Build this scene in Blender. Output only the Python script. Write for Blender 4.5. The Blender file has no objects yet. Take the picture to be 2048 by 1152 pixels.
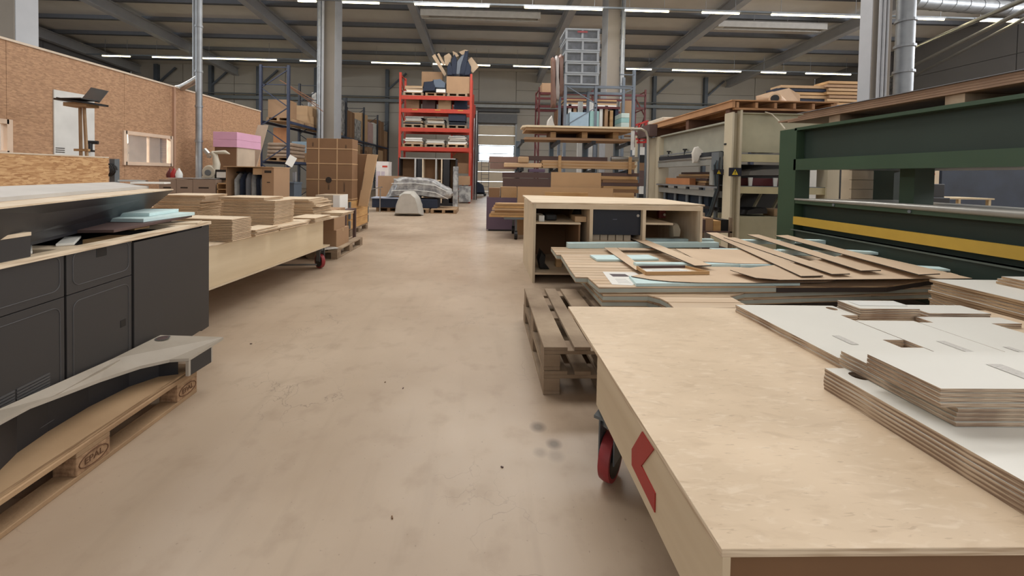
import bpy, bmesh, math, random
from mathutils import Vector, Matrix
random.seed(11)
R = math.radians
# ------------------------------------------------------------------ camera
F_PX = 765.0
CAM = Vector((0, 0, 1.32))
YAW, PIT, ROLL = math.atan(19/765), 0.0222, 0.0180
fwd = Vector((math.sin(YAW)*math.cos(PIT), math.cos(YAW)*math.cos(PIT), -math.sin(PIT)))
r0 = Vector((math.cos(YAW), -math.sin(YAW), 0)); u0 = r0.cross(fwd)
rgt = r0*math.cos(ROLL) + u0*math.sin(ROLL)
upv = u0*math.cos(ROLL) - r0*math.sin(ROLL)
_a, _b, _c = rgt.y, upv.y, fwd.y
PX0 = 970 - F_PX*_a/_c
PY0 = 350 + F_PX*_b/_c

def at(px, py, z=None, y=None, x=None):
    """world point seen at a photo position, at a known height, depth or side distance"""
    d = fwd*F_PX + rgt*(px-PX0) - upv*(py-PY0)
    if z is not None: t = (z-CAM.z)/d.z
    elif y is not None: t = y/d.y
    else: t = x/d.x
    return CAM + d*t
def fr(px0, px1, pyt, pyb, y):
    """front rectangle (x0,x1,z0,z1) at depth y"""
    mx, my = (px0+px1)/2, (pyt+pyb)/2
    return at(px0, my, y=y).x, at(px1, my, y=y).x, at(mx, pyb, y=y).z, at(mx, pyt, y=y).z

sc = bpy.context.scene
cd = bpy.data.cameras.new('camera'); cam = bpy.data.objects.new('camera', cd)
sc.collection.objects.link(cam); sc.camera = cam
cd.sensor_fit = 'HORIZONTAL'; cd.sensor_width = 36; cd.lens = 36*F_PX/2048
cd.shift_x = (1024-PX0)/2048; cd.shift_y = (PY0-576)/2048
cd.clip_start = .05; cd.clip_end = 300
Mx = Matrix((rgt, upv, -fwd)).transposed().to_4x4(); Mx.translation = CAM
cam.matrix_world = Mx
vs = sc.view_settings; vs.view_transform = 'Standard'; vs.look = 'None'; vs.gamma = 1
vs.use_curve_mapping = False; vs.exposure = 0.0
w = bpy.data.worlds.new('world'); sc.world = w; w.use_nodes = True
w.node_tree.nodes['Background'].inputs[0].default_value = (.80, .90, 1, 1)
w.node_tree.nodes['Background'].inputs[1].default_value = 9.0

def area(name, loc, sx, sy, power, col=(1, .96, .9), rot=(0, 0, 0)):
    l = bpy.data.lights.new(name, 'AREA'); l.shape = 'RECTANGLE'; l.size = sx; l.size_y = sy
    l.energy = power; l.color = col
    o = bpy.data.objects.new(name, l); o.location = loc; o.rotation_euler = rot
    sc.collection.objects.link(o); return o
# unseen roof lamps: left one inferred from floor sheen, the rest added as fill
ROOF_FILL = [(-12, 9.5, 9, 2.6, 760), (0.5, 5.5, 9, 2.4, 430), (12, 9.5, 9, 2.6, 620), (1, 13.5, 9, 1.8, 620), (3, -4, 9, 2.2, 120)]
# wide unseen fill lamp added behind the camera to lift ceiling and back wall
area('window_band_light', (0, -10.7, 5.8), 44, 5, 900, (.95, .97, 1), (R(90), 0, 0))
# fill lamps added high at both side walls to brighten ceiling and aisle faces
area('clerestory_light', (-26.8, 3, 8.2), 2.4, 24, 1300, (.86, .93, 1), (0, R(-90), 0))
area('clerestory_light', (26.8, 3, 8.2), 2.4, 24, 3000, (.95, .97, 1), (0, R(90), 0))
for i, (x, y, sx, sy, p) in enumerate(ROOF_FILL):
    area('roof_light_lamp', (x, y, 9.2), sx, sy, p, (1, .985, .96))
# ------------------------------------------------------------------ mesh helpers
class MB:
    def __init__(s): s.v = []; s.f = []; s.m = []
    def add(s, vs, fs, m=0):
        n = len(s.v); s.v += [tuple(v) for v in vs]
        for k, f in enumerate(fs):
            s.f.append(tuple(i+n for i in f)); s.m.append(m[k] if isinstance(m, (list, tuple)) else m)
        return s
    def box(s, x0, x1, y0, y1, z0, z1, m=0, mt=None, T=None):
        if x1 < x0: x0, x1 = x1, x0
        if y1 < y0: y0, y1 = y1, y0
        if z1 < z0: z0, z1 = z1, z0
        vs = [Vector(p) for p in ((x0,y0,z0),(x1,y0,z0),(x1,y1,z0),(x0,y1,z0),(x0,y0,z1),(x1,y0,z1),(x1,y1,z1),(x0,y1,z1))]
        if T is not None: vs = [T @ v for v in vs]
        mt = m if mt is None else mt
        return s.add(vs, [(0,3,2,1),(4,5,6,7),(0,1,5,4),(1,2,6,5),(2,3,7,6),(3,0,4,7)], [mt, mt, m, m, m, m])
    def prism(s, pts, z0, z1, m=0, mt=None):
        """pts CCW list of (x,y[,zoff])"""
        ar = sum(pts[i][0]*pts[(i+1) % len(pts)][1]-pts[(i+1) % len(pts)][0]*pts[i][1] for i in range(len(pts)))
        if ar < 0: pts = pts[::-1]
        n = len(pts); mt = m if mt is None else mt
        zo = [p[2] if len(p) > 2 else 0 for p in pts]
        vs = [(p[0], p[1], z0+zo[i]) for i, p in enumerate(pts)]+[(p[0], p[1], z1+zo[i]) for i, p in enumerate(pts)]
        fs = [tuple(range(n))[::-1], tuple(range(n, 2*n))]+[(i, (i+1) % n, (i+1) % n+n, i+n) for i in range(n)]
        return s.add(vs, fs, [mt, mt]+[m]*n)
    def bar(s, a, b, w, h, m=0, up=(0, 0, 1)):
        a = Vector(a); b = Vector(b); d = (b-a); L = d.length; d.normalize()
        u = Vector(up)
        if abs(d.dot(u)) > .98: u = Vector((0, 1, 0))
        r = d.cross(u).normalized(); u = r.cross(d)
        vs = [p + r*sx*w/2 + u*sz*h/2 for p in (a, b) for sx, sz in ((-1,-1),(1,-1),(1,1),(-1,1))]
        return s.add(vs, [(3,2,1,0),(4,5,6,7),(0,1,5,4),(1,2,6,5),(2,3,7,6),(3,0,4,7)], m)
    def tube(s, pts, r, n=10, m=0, cap=True):
        pts = [Vector(p) for p in pts]; rings = []
        rr = r if isinstance(r, (list, tuple)) else [r]*len(pts)
        pu = None
        for i, p in enumerate(pts):
            d = (pts[min(i+1, len(pts)-1)]-pts[max(i-1, 0)]).normalized()
            u = pu if pu is not None else (Vector((0,0,1)) if abs(d.z) < .9 else Vector((0,1,0)))
            x = d.cross(u).normalized(); u = x.cross(d); pu = u
            rings.append([p + (x*math.cos(2*math.pi*k/n)+u*math.sin(2*math.pi*k/n))*rr[i] for k in range(n)])
        vs = [v for g in rings for v in g]; fs = []
        for i in range(len(pts)-1):
            for k in range(n):
                fs.append((i*n+k, i*n+(k+1) % n, (i+1)*n+(k+1) % n, (i+1)*n+k))
        if cap: fs += [tuple(range(n))[::-1], tuple(range((len(pts)-1)*n, len(pts)*n))]
        return s.add(vs, fs, m)
    def lathe(s, prof, c=(0,0,0), n=24, axis='z', m=0):
        vs = []; fs = []
        for (r, h) in prof:
            for k in range(n):
                a = 2*math.pi*k/n
                p = (r*math.cos(a), r*math.sin(a), h)
                if axis == 'x': p = (p[2], p[0], p[1])
                if axis == 'y': p = (p[0], p[2], p[1])
                vs.append((p[0]+c[0], p[1]+c[1], p[2]+c[2]))
        for i in range(len(prof)-1):
            for k in range(n):
                fs.append((i*n+k, i*n+(k+1) % n, (i+1)*n+(k+1) % n, (i+1)*n+k))
        fs += [tuple(range(n))[::-1], tuple(range((len(prof)-1)*n, len(prof)*n))]
        return s.add(vs, fs, m)
    def mesh(s, name, mats, smooth=False):
        me = bpy.data.meshes.new(name)
        me.from_pydata(s.v, [], s.f)
        for m in (mats if isinstance(mats, (list, tuple)) else [mats]): me.materials.append(m)
        me.polygons.foreach_set('material_index', s.m)
        bm = bmesh.new(); bm.from_mesh(me); bmesh.ops.recalc_face_normals(bm, faces=bm.faces); bm.to_mesh(me); bm.free()
        if smooth:
            me.polygons.foreach_set('use_smooth', [True]*len(me.polygons))
            try: me.set_sharp_from_angle(angle=R(35))
            except Exception: pass
        me.update(); return me
def link(name, me, parent=None, loc=(0,0,0), rz=0, bev=0):
    o = bpy.data.objects.new(name, me); sc.collection.objects.link(o)
    o.location = loc; o.rotation_euler = (0, 0, rz) if not isinstance(rz, tuple) else rz
    if parent is not None: o.parent = parent
    if bev:
        b = o.modifiers.new('bevel', 'BEVEL'); b.width = bev; b.segments = 2; b.limit_method = 'ANGLE'
    return o
def part(name, mb, mats, parent, loc=(0,0,0), rz=0, bev=0, smooth=False, label=None):
    o = link(name, mb.mesh(name, mats, smooth), parent, loc, rz, bev)
    if label: o['label'] = label
    return o
def tag(o, label, cat, group=None, kind=None):
    o['label'] = label; o['category'] = cat
    if group: o['group'] = group
    if kind: o['kind'] = kind
    return o
def thing(name, label, cat, loc=(0,0,0), rz=0, group=None):
    return tag(link(name, None, None, loc, rz), label, cat, group)
def solo(name, mb, mats, label, cat, loc=(0,0,0), rz=0, group=None, bev=0, smooth=False):
    return tag(link(name, mb.mesh(name, mats, smooth), None, loc, rz, bev), label, cat, group)
def struct(name, mb, mats, parent=None, loc=(0,0,0), rz=0):
    o = link(name, mb.mesh(name, mats), parent, loc, rz)
    if parent is None: o['kind'] = 'structure'
    return o
def kids(o): return [c for c in bpy.data.objects if c.parent == o]
def dup(root, loc, rz=None, label=None, group=None, tree=None):
    """copy a thing with its parts and sub-parts"""
    c = root.copy(); sc.collection.objects.link(c); c.location = loc
    if rz is not None: c.rotation_euler = (0, 0, rz) if not isinstance(rz, tuple) else rz
    if label: c['label'] = label
    if group: c['group'] = group
    for ch, gs in tree:
        d = ch.copy(); sc.collection.objects.link(d); d.parent = c
        for g in gs:
            e = g.copy(); sc.collection.objects.link(e); e.parent = d
    return c
def tree_of(root): return [(c, list(c.children)) for c in root.children]
def text_mesh(s, size):
    cu = bpy.data.curves.new('lettering', 'FONT'); cu.body = s; cu.size = size; cu.extrude = .0006
    cu.align_x = 'CENTER'; cu.align_y = 'CENTER'
    o = bpy.data.objects.new('tmp', cu); sc.collection.objects.link(o)
    bpy.context.view_layer.update()
    me = bpy.data.meshes.new_from_object(o.evaluated_get(bpy.context.evaluated_depsgraph_get()))
    bpy.data.objects.remove(o); return me
# ------------------------------------------------------------------ materials
def lin(c):
    return tuple(((v/255)/12.92 if v/255 <= .04045 else ((v/255+.055)/1.055)**2.4) for v in c[:3])+(1,)
_mats = {}
def M(name, col, rough=.6, metal=0, var=.08, scale=4, stretch=(1,1,1), bump=0, bscale=60, rnd=0, spec=.5, col2=None, detail=4, contrast=None):
    if name in _mats: return _mats[name]
    m = bpy.data.materials.new(name); m.use_nodes = True; nt = m.node_tree; N = nt.nodes; L = nt.links
    p = N['Principled BSDF']; p.inputs['Roughness'].default_value = rough; p.inputs['Metallic'].default_value = metal
    p.inputs['Specular IOR Level'].default_value = spec
    tc = N.new('ShaderNodeTexCoord'); mp = N.new('ShaderNodeMapping'); mp.inputs['Scale'].default_value = stretch
    L.new(tc.outputs['Object'], mp.inputs[0])
    no = N.new('ShaderNodeTexNoise'); no.inputs['Scale'].default_value = scale; no.inputs['Detail'].default_value = detail
    L.new(mp.outputs[0], no.inputs[0])
    cr = N.new('ShaderNodeValToRGB'); lo, hi = contrast or (.3, .7)
    c = lin(col)
    a = tuple(v*(1-var) for v in c[:3])+(1,) if col2 is None else lin(col2)
    b = tuple(min(1, v*(1+var)) for v in c[:3])+(1,) if col2 is None else c
    cr.color_ramp.elements[0].position = lo; cr.color_ramp.elements[0].color = a
    cr.color_ramp.elements[1].position = hi; cr.color_ramp.elements[1].color = b
    L.new(no.outputs[0], cr.inputs[0]); out = cr.outputs[0]
    if rnd:
        oi = N.new('ShaderNodeObjectInfo'); mr = N.new('ShaderNodeMapRange')
        mr.inputs[3].default_value = 1-rnd; mr.inputs[4].default_value = 1+rnd
        L.new(oi.outputs['Random'], mr.inputs[0])
        hs = N.new('ShaderNodeHueSaturation'); L.new(mr.outputs[0], hs.inputs['Value']); L.new(out, hs.inputs['Color']); out = hs.outputs[0]
    L.new(out, p.inputs['Base Color'])
    if bump:
        n2 = N.new('ShaderNodeTexNoise'); n2.inputs['Scale'].default_value = bscale; n2.inputs['Detail'].default_value = 3
        L.new(mp.outputs[0], n2.inputs[0]); bp = N.new('ShaderNodeBump'); bp.inputs['Strength'].default_value = bump
        bp.inputs['Distance'].default_value = .01; L.new(n2.outputs[0], bp.inputs['Height']); L.new(bp.outputs[0], p.inputs['Normal'])
    _mats[name] = m; return m
def emit(name, col, s):
    m = bpy.data.materials.new(name); m.use_nodes = True; p = m.node_tree.nodes['Principled BSDF']
    p.inputs['Base Color'].default_value = lin(col); p.inputs['Emission Color'].default_value = lin(col); p.inputs['Emission Strength'].default_value = s
    return m
def glassy(name, col, alpha, rough=.15, bump=.6, bscale=14):
    m = M(name, col, rough, 0, .15, 5, bump=bump, bscale=bscale); m.node_tree.nodes['Principled BSDF'].inputs['Alpha'].default_value = alpha
    p = m.node_tree.nodes['Principled BSDF']; p.inputs['Specular IOR Level'].default_value = .9
    return m
ply = M('ply_face', (225, 207, 181), .55, var=.05, scale=2.2, stretch=(1, 6, 1), col2=(208, 187, 158), contrast=(.35, .65))
ply_top = M('birch_ply_sheet', (221, 201, 176), .5, scale=9, stretch=(1, 2.0, 1), col2=(204, 181, 154), contrast=(.32, .66), detail=10, bump=.12, bscale=25)
def make_birch():
    m = M('birch_sheet', (226, 204, 176), .48, scale=2.6, stretch=(1, 1.6, 1), col2=(208, 186, 158), contrast=(.3, .7), detail=4)
    nt = m.node_tree; N = nt.nodes; L = nt.links; p = N['Principled BSDF']; src = p.inputs['Base Color'].links[0].from_socket
    tc = [n for n in N if n.type == 'TEX_COORD'][0]
    def fleck(rot, sc, ns, a, b, col, amt, src, det=3):
        q = N.new('ShaderNodeMapping'); q.inputs['Rotation'].default_value = (0, 0, rot); q.inputs['Scale'].default_value = sc
        L.new(tc.outputs['Object'], q.inputs[0]); n = N.new('ShaderNodeTexNoise'); n.inputs['Scale'].default_value = ns; n.inputs['Detail'].default_value = det; n.inputs['Distortion'].default_value = .6
        L.new(q.outputs[0], n.inputs[0]); r = N.new('ShaderNodeMapRange'); r.inputs[1].default_value = a; r.inputs[2].default_value = b; r.inputs[4].default_value = amt
        L.new(n.outputs[0], r.inputs[0]); mx = N.new('ShaderNodeMixRGB'); L.new(r.outputs[0], mx.inputs[0]); L.new(src, mx.inputs[1]); mx.inputs[2].default_value = lin(col); return mx.outputs[0]
    src = fleck(.5, (1, 3.2, 1), 9, .54, .70, (190, 165, 136), .42, src, 6)
    src = fleck(.35, (1, 3.5, 1), 14, .56, .70, (236, 220, 198), .4, src, 5)
    src = fleck(.45, (1, 5, 1), 26, .64, .72, (156, 128, 102), .35, src, 3)
    L.new(src, p.inputs['Base Color']); return m
birch = make_birch()
ply_side = M('ply_apron', (214, 196, 168), .55, scale=1.6, stretch=(1, .6, 7), col2=(200, 180, 150))
edge = M('ply_layer_edge', (200, 180, 156), .75, scale=26, stretch=(.25, .25, 5), col2=(136, 112, 92), contrast=(.40, .60), rnd=.06, detail=2)
edge_lt = M('ply_pale_edge', (228, 210, 184), .7, scale=20, stretch=(.2, .2, 5), col2=(186, 162, 134), contrast=(.4, .6), rnd=.06, detail=2)
mdf_edge = M('board_core_edge', (186, 158, 124), .8, scale=20, stretch=(.3, .3, 6), col2=(140, 112, 84), rnd=.10, contrast=(.4, .6))
white_lam = M('white_laminate', (226, 224, 216), .38, var=.02, scale=2)
foam = M('pale_blue_foam', (200, 222, 222), .85, var=.05, scale=8, bump=.15, bscale=120)
foam_gray = M('grey_blue_foam_core', (172, 176, 166), .9, var=.06, scale=10)
strip_m = M('thin_ply_strip', (214, 190, 162), .6, scale=2, stretch=(1, .5, 1), col2=(196, 170, 142), rnd=.05)
dark_ed = M('dark_panel_edge', (52, 42, 36), .7)
plank_m = M('groove_ply_plank', (214, 193, 168), .6, scale=1.3, stretch=(.7, 9, 1), col2=(190, 162, 130), rnd=.05)
pal = M('pallet_wood', (172, 152, 128), .85, scale=3, stretch=(1, 1, 1), col2=(122, 102, 82), bump=.3, bscale=30, rnd=.14, detail=7)
pal_lt = M('pallet_wood_fresh', (178, 148, 114), .8, scale=3, col2=(140, 112, 84), bump=.2, rnd=.10, detail=6)
pal_blk = M('pallet_chipboard_block', (186, 152, 118), .85, scale=40, col2=(130, 98, 72), bump=.3, rnd=.1)
dgray = M('anthracite_laminate', (56, 54, 54), .5, var=.04, scale=2)
groove = M('anthracite_groove', (80, 79, 80), .5, var=.03)
black = M('black_plastic', (22, 22, 24), .45)
dkb = M('dark_blue_panel', (22, 28, 42), .5)
grayb = M('greige_laminate', (168, 158, 144), .55, scale=5, col2=(152, 141, 126), bump=.05)
osb = None
def make_osb():
    m = bpy.data.materials.new('osb_board'); m.use_nodes = True; nt = m.node_tree; N = nt.nodes; L = nt.links
    p = N['Principled BSDF']; p.inputs['Roughness'].default_value = .7
    tc = N.new('ShaderNodeTexCoord'); mp = N.new('ShaderNodeMapping'); mp.inputs['Scale'].default_value = (1, 15, 46)
    L.new(tc.outputs['Object'], mp.inputs[0])
    nz = N.new('ShaderNodeTexNoise'); nz.inputs['Scale'].default_value = 2.5; L.new(mp.outputs[0], nz.inputs[0])
    mx = N.new('ShaderNodeMixRGB'); mx.blend_type = 'ADD'; mx.inputs[0].default_value = .9
    L.new(mp.outputs[0], mx.inputs[1]); L.new(nz.outputs['Color'], mx.inputs[2])
    vo = N.new('ShaderNodeTexVoronoi'); vo.inputs['Scale'].default_value = 1.6; L.new(mx.outputs[0], vo.inputs['Vector'])
    sp = N.new('ShaderNodeSeparateColor'); L.new(vo.outputs['Color'], sp.inputs[0])
    cr = N.new('ShaderNodeValToRGB'); e = cr.color_ramp.elements
    e[0].position = 0; e[0].color = lin((152, 118, 90)); e[1].position = 1; e[1].color = lin((186, 148, 114))
    k = cr.color_ramp.elements.new(.5); k.color = lin((170, 132, 101))
    L.new(sp.outputs[0], cr.inputs[0]); L.new(cr.outputs[0], p.inputs['Base Color'])
    return m
osb = make_osb()
osb_near = osb.copy(); osb_near.name = 'osb_board_yellow'
for _n in osb_near.node_tree.nodes:
    if _n.type == 'VALTORGB':
        for _e, _c in zip(_n.color_ramp.elements, ((158, 114, 74), (184, 142, 98), (208, 170, 124))): _e.color = lin(_c)
    if _n.type == 'MAPPING': _n.inputs['Scale'].default_value = (1, 13, 60)
def make_floor():
    m = bpy.data.materials.new('worn_screed'); m.use_nodes = True; nt = m.node_tree; N = nt.nodes; L = nt.links
    p = N['Principled BSDF']; tc = N.new('ShaderNodeTexCoord')
    def noise(s, d=5, st=None):
        n = N.new('ShaderNodeTexNoise'); n.inputs['Scale'].default_value = s; n.inputs['Detail'].default_value = d
        if st:
            q = N.new('ShaderNodeMapping'); q.inputs['Scale'].default_value = st; L.new(tc.outputs['Object'], q.inputs[0]); L.new(q.outputs[0], n.inputs[0])
        else: L.new(tc.outputs['Object'], n.inputs[0])
        return n
    n1 = noise(.9, 8); cr = N.new('ShaderNodeValToRGB'); e = cr.color_ramp.elements
    e[0].position = .34; e[0].color = lin((171, 151, 130)); e[1].position = .66; e[1].color = lin((189, 170, 149))
    L.new(n1.outputs[0], cr.inputs[0])
    def dark(src, fac_node_out, col, amt):
        mr = N.new('ShaderNodeMath'); mr.operation = 'MULTIPLY'; L.new(fac_node_out, mr.inputs[0]); mr.inputs[1].default_value = amt
        mx = N.new('ShaderNodeMixRGB'); mx.blend_type = 'MIX'; L.new(mr.outputs[0], mx.inputs[0]); L.new(src, mx.inputs[1]); mx.inputs[2].default_value = lin(col)
        return mx.outputs[0]
    def ramp(src, a, b):
        r = N.new('ShaderNodeMapRange'); r.inputs[1].default_value = a; r.inputs[2].default_value = b; L.new(src, r.inputs[0]); return r.outputs[0]
    o = cr.outputs[0]
    n2 = noise(6, 9); o = dark(o, ramp(n2.outputs[0], .54, .72), (146, 124, 102), .35)
    n3 = noise(2.2, 6, (5, .5, 1)); o = dark(o, ramp(n3.outputs[0], .56, .75), (158, 140, 120), .3)
    n4 = noise(.35, 3); o = dark(o, ramp(n4.outputs[0], .5, .7), (150, 118, 92), .35)
    # hairline cracks in patches
    vo = N.new('ShaderNodeTexVoronoi'); vo.feature = 'DISTANCE_TO_EDGE'; vo.inputs['Scale'].default_value = 4.5
    wn = noise(5, 4); mm = N.new('ShaderNodeMixRGB'); mm.blend_type = 'ADD'; mm.inputs[0].default_value = .35
    L.new(tc.outputs['Object'], mm.inputs[1]); L.new(wn.outputs['Color'], mm.inputs[2]); L.new(mm.outputs[0], vo.inputs['Vector'])
    ck = ramp(vo.outputs['Distance'], .012, .0)
    mk = N.new('ShaderNodeMath'); mk.operation = 'MULTIPLY'; L.new(ck, mk.inputs[0]); L.new(ramp(noise(1.1, 3).outputs[0], .53, .62), mk.inputs[1])
    o = dark(o, mk.outputs[0], (96, 84, 74), .5)
    sp = noise(70, 2); o = dark(o, ramp(sp.outputs[0], .70, .78), (110, 95, 80), .5)
    # two round dark oil spots and a fainter one, beside the trolley
    for (px, py, rad, amt) in ((1076, 854, .05, .75), (1108, 888, .045, .75), (1080, 905, .04, .35), (1112, 912, .05, .3)):
        c = at(px, py, z=0)
        d = N.new('ShaderNodeVectorMath'); d.operation = 'DISTANCE'; L.new(tc.outputs['Object'], d.inputs[0]); d.inputs[1].default_value = c
        o = dark(o, ramp(d.outputs['Value'], rad, rad*.35), (92, 80, 68), amt)
    L.new(o, p.inputs['Base Color'])
    rr = N.new('ShaderNodeMapRange'); rr.inputs[3].default_value = .26; rr.inputs[4].default_value = .50; L.new(n2.outputs[0], rr.inputs[0])
    L.new(rr.outputs[0], p.inputs['Roughness'])
    bp = N.new('ShaderNodeBump'); bp.inputs['Strength'].default_value = .25; bp.inputs['Distance'].default_value = .01
    L.new(noise(3.5, 6).outputs[0], bp.inputs['Height']); L.new(bp.outputs[0], p.inputs['Normal'])
    return m
concrete = M('grey_concrete', (136, 128, 118), .8, scale=2, var=.06, stretch=(1, 1, .4), bump=.1)
col_gray = M('pale_grey_column_paint', (168, 170, 174), .6, var=.04)
steel = M('galvanised_steel', (146, 149, 152), .45, .55, var=.12, scale=6)
steel_d = M('grey_painted_steel', (108, 114, 118), .5, .3)
beam_m = M('grey_beam', (160, 162, 166), .7, var=.06, scale=2)
purl_m = M('purlin_grey', (106, 109, 115), .65, var=.05)
roof_m = M('roof_deck', (206, 203, 197), .75, var=.05, scale=1)
wall_m = M('wall_panel_grey', (168, 163, 155), .75, var=.04, scale=.6)
wall_s = M('side_wall_panel', (118, 118, 120), .8, var=.05, scale=.6)
card = M('cardboard', (162, 130, 100), .8, scale=3, var=.05, bump=.04, rnd=.07)
card_d = M('cardboard_brown', (130, 98, 70), .8, scale=3, var=.05, rnd=.06)
card_l = M('cardboard_pale', (188, 156, 120), .8, scale=3, var=.05, rnd=.06)
tape = M('packing_tape', (176, 142, 104), .3)
ink = M('dark_print', (48, 38, 32), .7)
paper = M('white_paper', (228, 226, 220), .7, var=.02)
white_m = M('white_plastic', (218, 218, 214), .5)
red_m = M('rack_red_orange', (182, 60, 42), .45, var=.08, scale=8)
blue_m = M('rack_blue', (44, 52, 74), .45, var=.06)
cream = M('cream_machine_paint', (190, 179, 154), .5, var=.04, scale=3)
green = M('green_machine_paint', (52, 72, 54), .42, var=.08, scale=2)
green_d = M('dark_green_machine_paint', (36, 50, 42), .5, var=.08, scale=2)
yellow = M('safety_yellow', (180, 146, 56), .5, var=.05, scale=6)
purple = M('purple_board', (98, 80, 96), .7, var=.06)
brown_d = M('dark_brown_board', (86, 66, 62), .7, var=.06, rnd=.06)
wood_m = M('timber', (196, 160, 114), .7, scale=2, stretch=(.5, 1, 6), col2=(164, 126, 84), rnd=.10)
wood_w = M('warm_timber', (206, 164, 108), .6, scale=3, stretch=(1, 1, 5), col2=(178, 134, 84), rnd=.06)
pink = M('pink_foam', (214, 164, 190), .8, var=.04)
lilac = M('lilac_foam_edge', (222, 186, 208), .8)
wrap = glassy('clear_stretch_wrap', (190, 196, 202), .13)
wrap_w = glassy('hazy_plastic_film', (190, 190, 188), .94, .25)
for _n in wrap_w.node_tree.nodes:
    if _n.type == 'VALTORGB': _n.color_ramp.elements[0].color = lin((124, 124, 126)); _n.color_ramp.elements[0].position = .38; _n.color_ramp.elements[1].color = lin((192, 192, 190)); _n.color_ramp.elements[1].position = .62
cloth = M('white_cloth', (206, 200, 190), .9, bump=.3)
navy = M('navy_fabric', (36, 44, 62), .8, var=.2, scale=20)
silver = M('silver_metal', (186, 186, 184), .28, .9)
red_p = M('red_sticker', (160, 34, 30), .5)
tyre = M('red_polyurethane_tyre', (150, 52, 56), .5, var=.1, scale=20)
lt_blue = M('pale_blue_wrapped_foam', (160, 184, 200), .5, var=.08, bump=.3, bscale=8)
teal = M('pale_teal_foam', (146, 186, 184), .7, var=.06)
# ================================================================== hall
floor_m = make_floor()
struct('floor', MB().box(-29, 28, -11, 32, -.2, 0), floor_m)
BW = 31.0
def hc(y): return 9.5 + .059*(30-y)          # underside of the purlins
def deck_box(mb, x0, x1, y0, y1, off, th):
    vs = [(x0,y0,hc(y0)+off),(x1,y0,hc(y0)+off),(x1,y1,hc(y1)+off),(x0,y1,hc(y1)+off)]
    vs += [(x, y, z+th) for x, y, z in vs]
    mb.add(vs, [(0,3,2,1),(4,5,6,7),(0,1,5,4),(1,2,6,5),(2,3,7,6),(3,0,4,7)])
mb = MB(); deck_box(mb, -29, 28, -11, 32, .24, .15)
ceil = struct('ceiling', mb, roof_m)
# purlins, the ones in view
pb = MB(); pb.box(-28, 27, -.05, .05, 0, .24); pb.box(-28, 27, -.11, .11, 0, .02)
pm = pb.mesh('purlin', [purl_m])
for k in range(8):
    y = 29.5-2.2*k
    o = link('purlin', pm, ceil, (0, y, hc(y)))
BX = [-27.4, -19.8, -11.9, -3.75, 4.2, 12.0, 19.7]
for x in BX:
    mb = MB()
    for (dx, z0, z1) in ((.19, -.62, -.55), (.09, -.55, -.06), (.19, -.06, 0)):
        vs = []
        for y in (-11, 31):
            vs += [(x-dx, y, hc(y)+z0), (x+dx, y, hc(y)+z0), (x+dx, y, hc(y)+z1), (x-dx, y, hc(y)+z1)]
        mb.add(vs, [(0,1,2,3),(7,6,5,4),(0,4,5,1),(1,5,6,2),(2,6,7,3),(3,7,4,0)])
    struct('ceiling_beam', mb, beam_m)
# frames added around the unseen roof fill lamps
for i, (x, y, sx, sy, p) in enumerate(ROOF_FILL):
    m2 = MB()
    for a in (-1, 1):
        m2.box(x-sx/2-.1, x+sx/2+.1, y+a*(sy/2+.05)-.05, y+a*(sy/2+.05)+.05, 9.15, 9.4)
        m2.box(x+a*(sx/2+.05)-.05, x+a*(sx/2+.05)+.05, y-sy/2, y+sy/2, 9.15, 9.4)
    struct('roof_light_frame', m2, white_m)
# walls
def wall_grid(name, axis, pos, a0, a1, step, zs, mat, out):
    base = MB()
    if axis == 'y': base.box(a0, a1, pos+.08*out, pos+.3*out, 0, 11)
    else: base.box(pos+.08*out, pos+.3*out, a0, a1, 0, 12.2)
    w0 = struct(name, base, M('wall_joint', (70, 70, 72), .9))
    a = a0
    while a < a1-.01:
        b = min(a+step, a1)
        for z0, z1 in zip(zs[:-1], zs[1:]):
            q = MB()
            if axis == 'y': q.box(a+.02, b-.02, pos, pos+.08*out, z0+.012, z1-.012)
            else: q.box(pos, pos+.08*out, a+.02, b-.02, z0+.012, z1-.012)
            part('wall_panel', q, mat, w0)
        a = b
    return w0
DX0, DX1, DZ = at(957, 300, y=BW).x-.05, at(1030, 300, y=BW).x, 5.35
wb = struct('wall_back', MB().box(-28.5, DX0, BW+.1, BW+.3, 0, 11).box(DX1, 27.5, BW+.1, BW+.3, 0, 11).box(DX0, DX1, BW+.1, BW+.3, DZ, 11), wall_m)
xs = [-28, -24, -20, -16, -12, -8, -4, DX0]
for xa, xb in list(zip(xs[:-1], xs[1:])) + [(DX1, 5.5), (5.5, 9.6), (9.6, 13.6), (13.6, 17.8), (17.8, 22), (22, 27)]:
    for z0, z1 in ((0, 3.4), (3.4, 6.2), (6.2, 8.2), (8.2, 10)):
        part('wall_panel', MB().box(xa+.02, xb-.02, BW, BW+.1, z0+.01, z1-.01), wall_m, wb)
part('wall_panel', MB().box(DX0+.02, DX1-.02, BW, BW+.1, DZ+.4, 9.9), wall_m, wb)
wall_grid('wall_left', 'x', -28, -11, 31, 6, (0, 4, 8, 12), wall_s, -1)
wall_grid('wall_right', 'x', 27, -11, 31, 6, (0, 4, 8, 12), wall_s, 1)
struct('wall_front', MB().box(-28.5, 27.5, -11.2, -11, 0, 12.3), wall_m)
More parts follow.
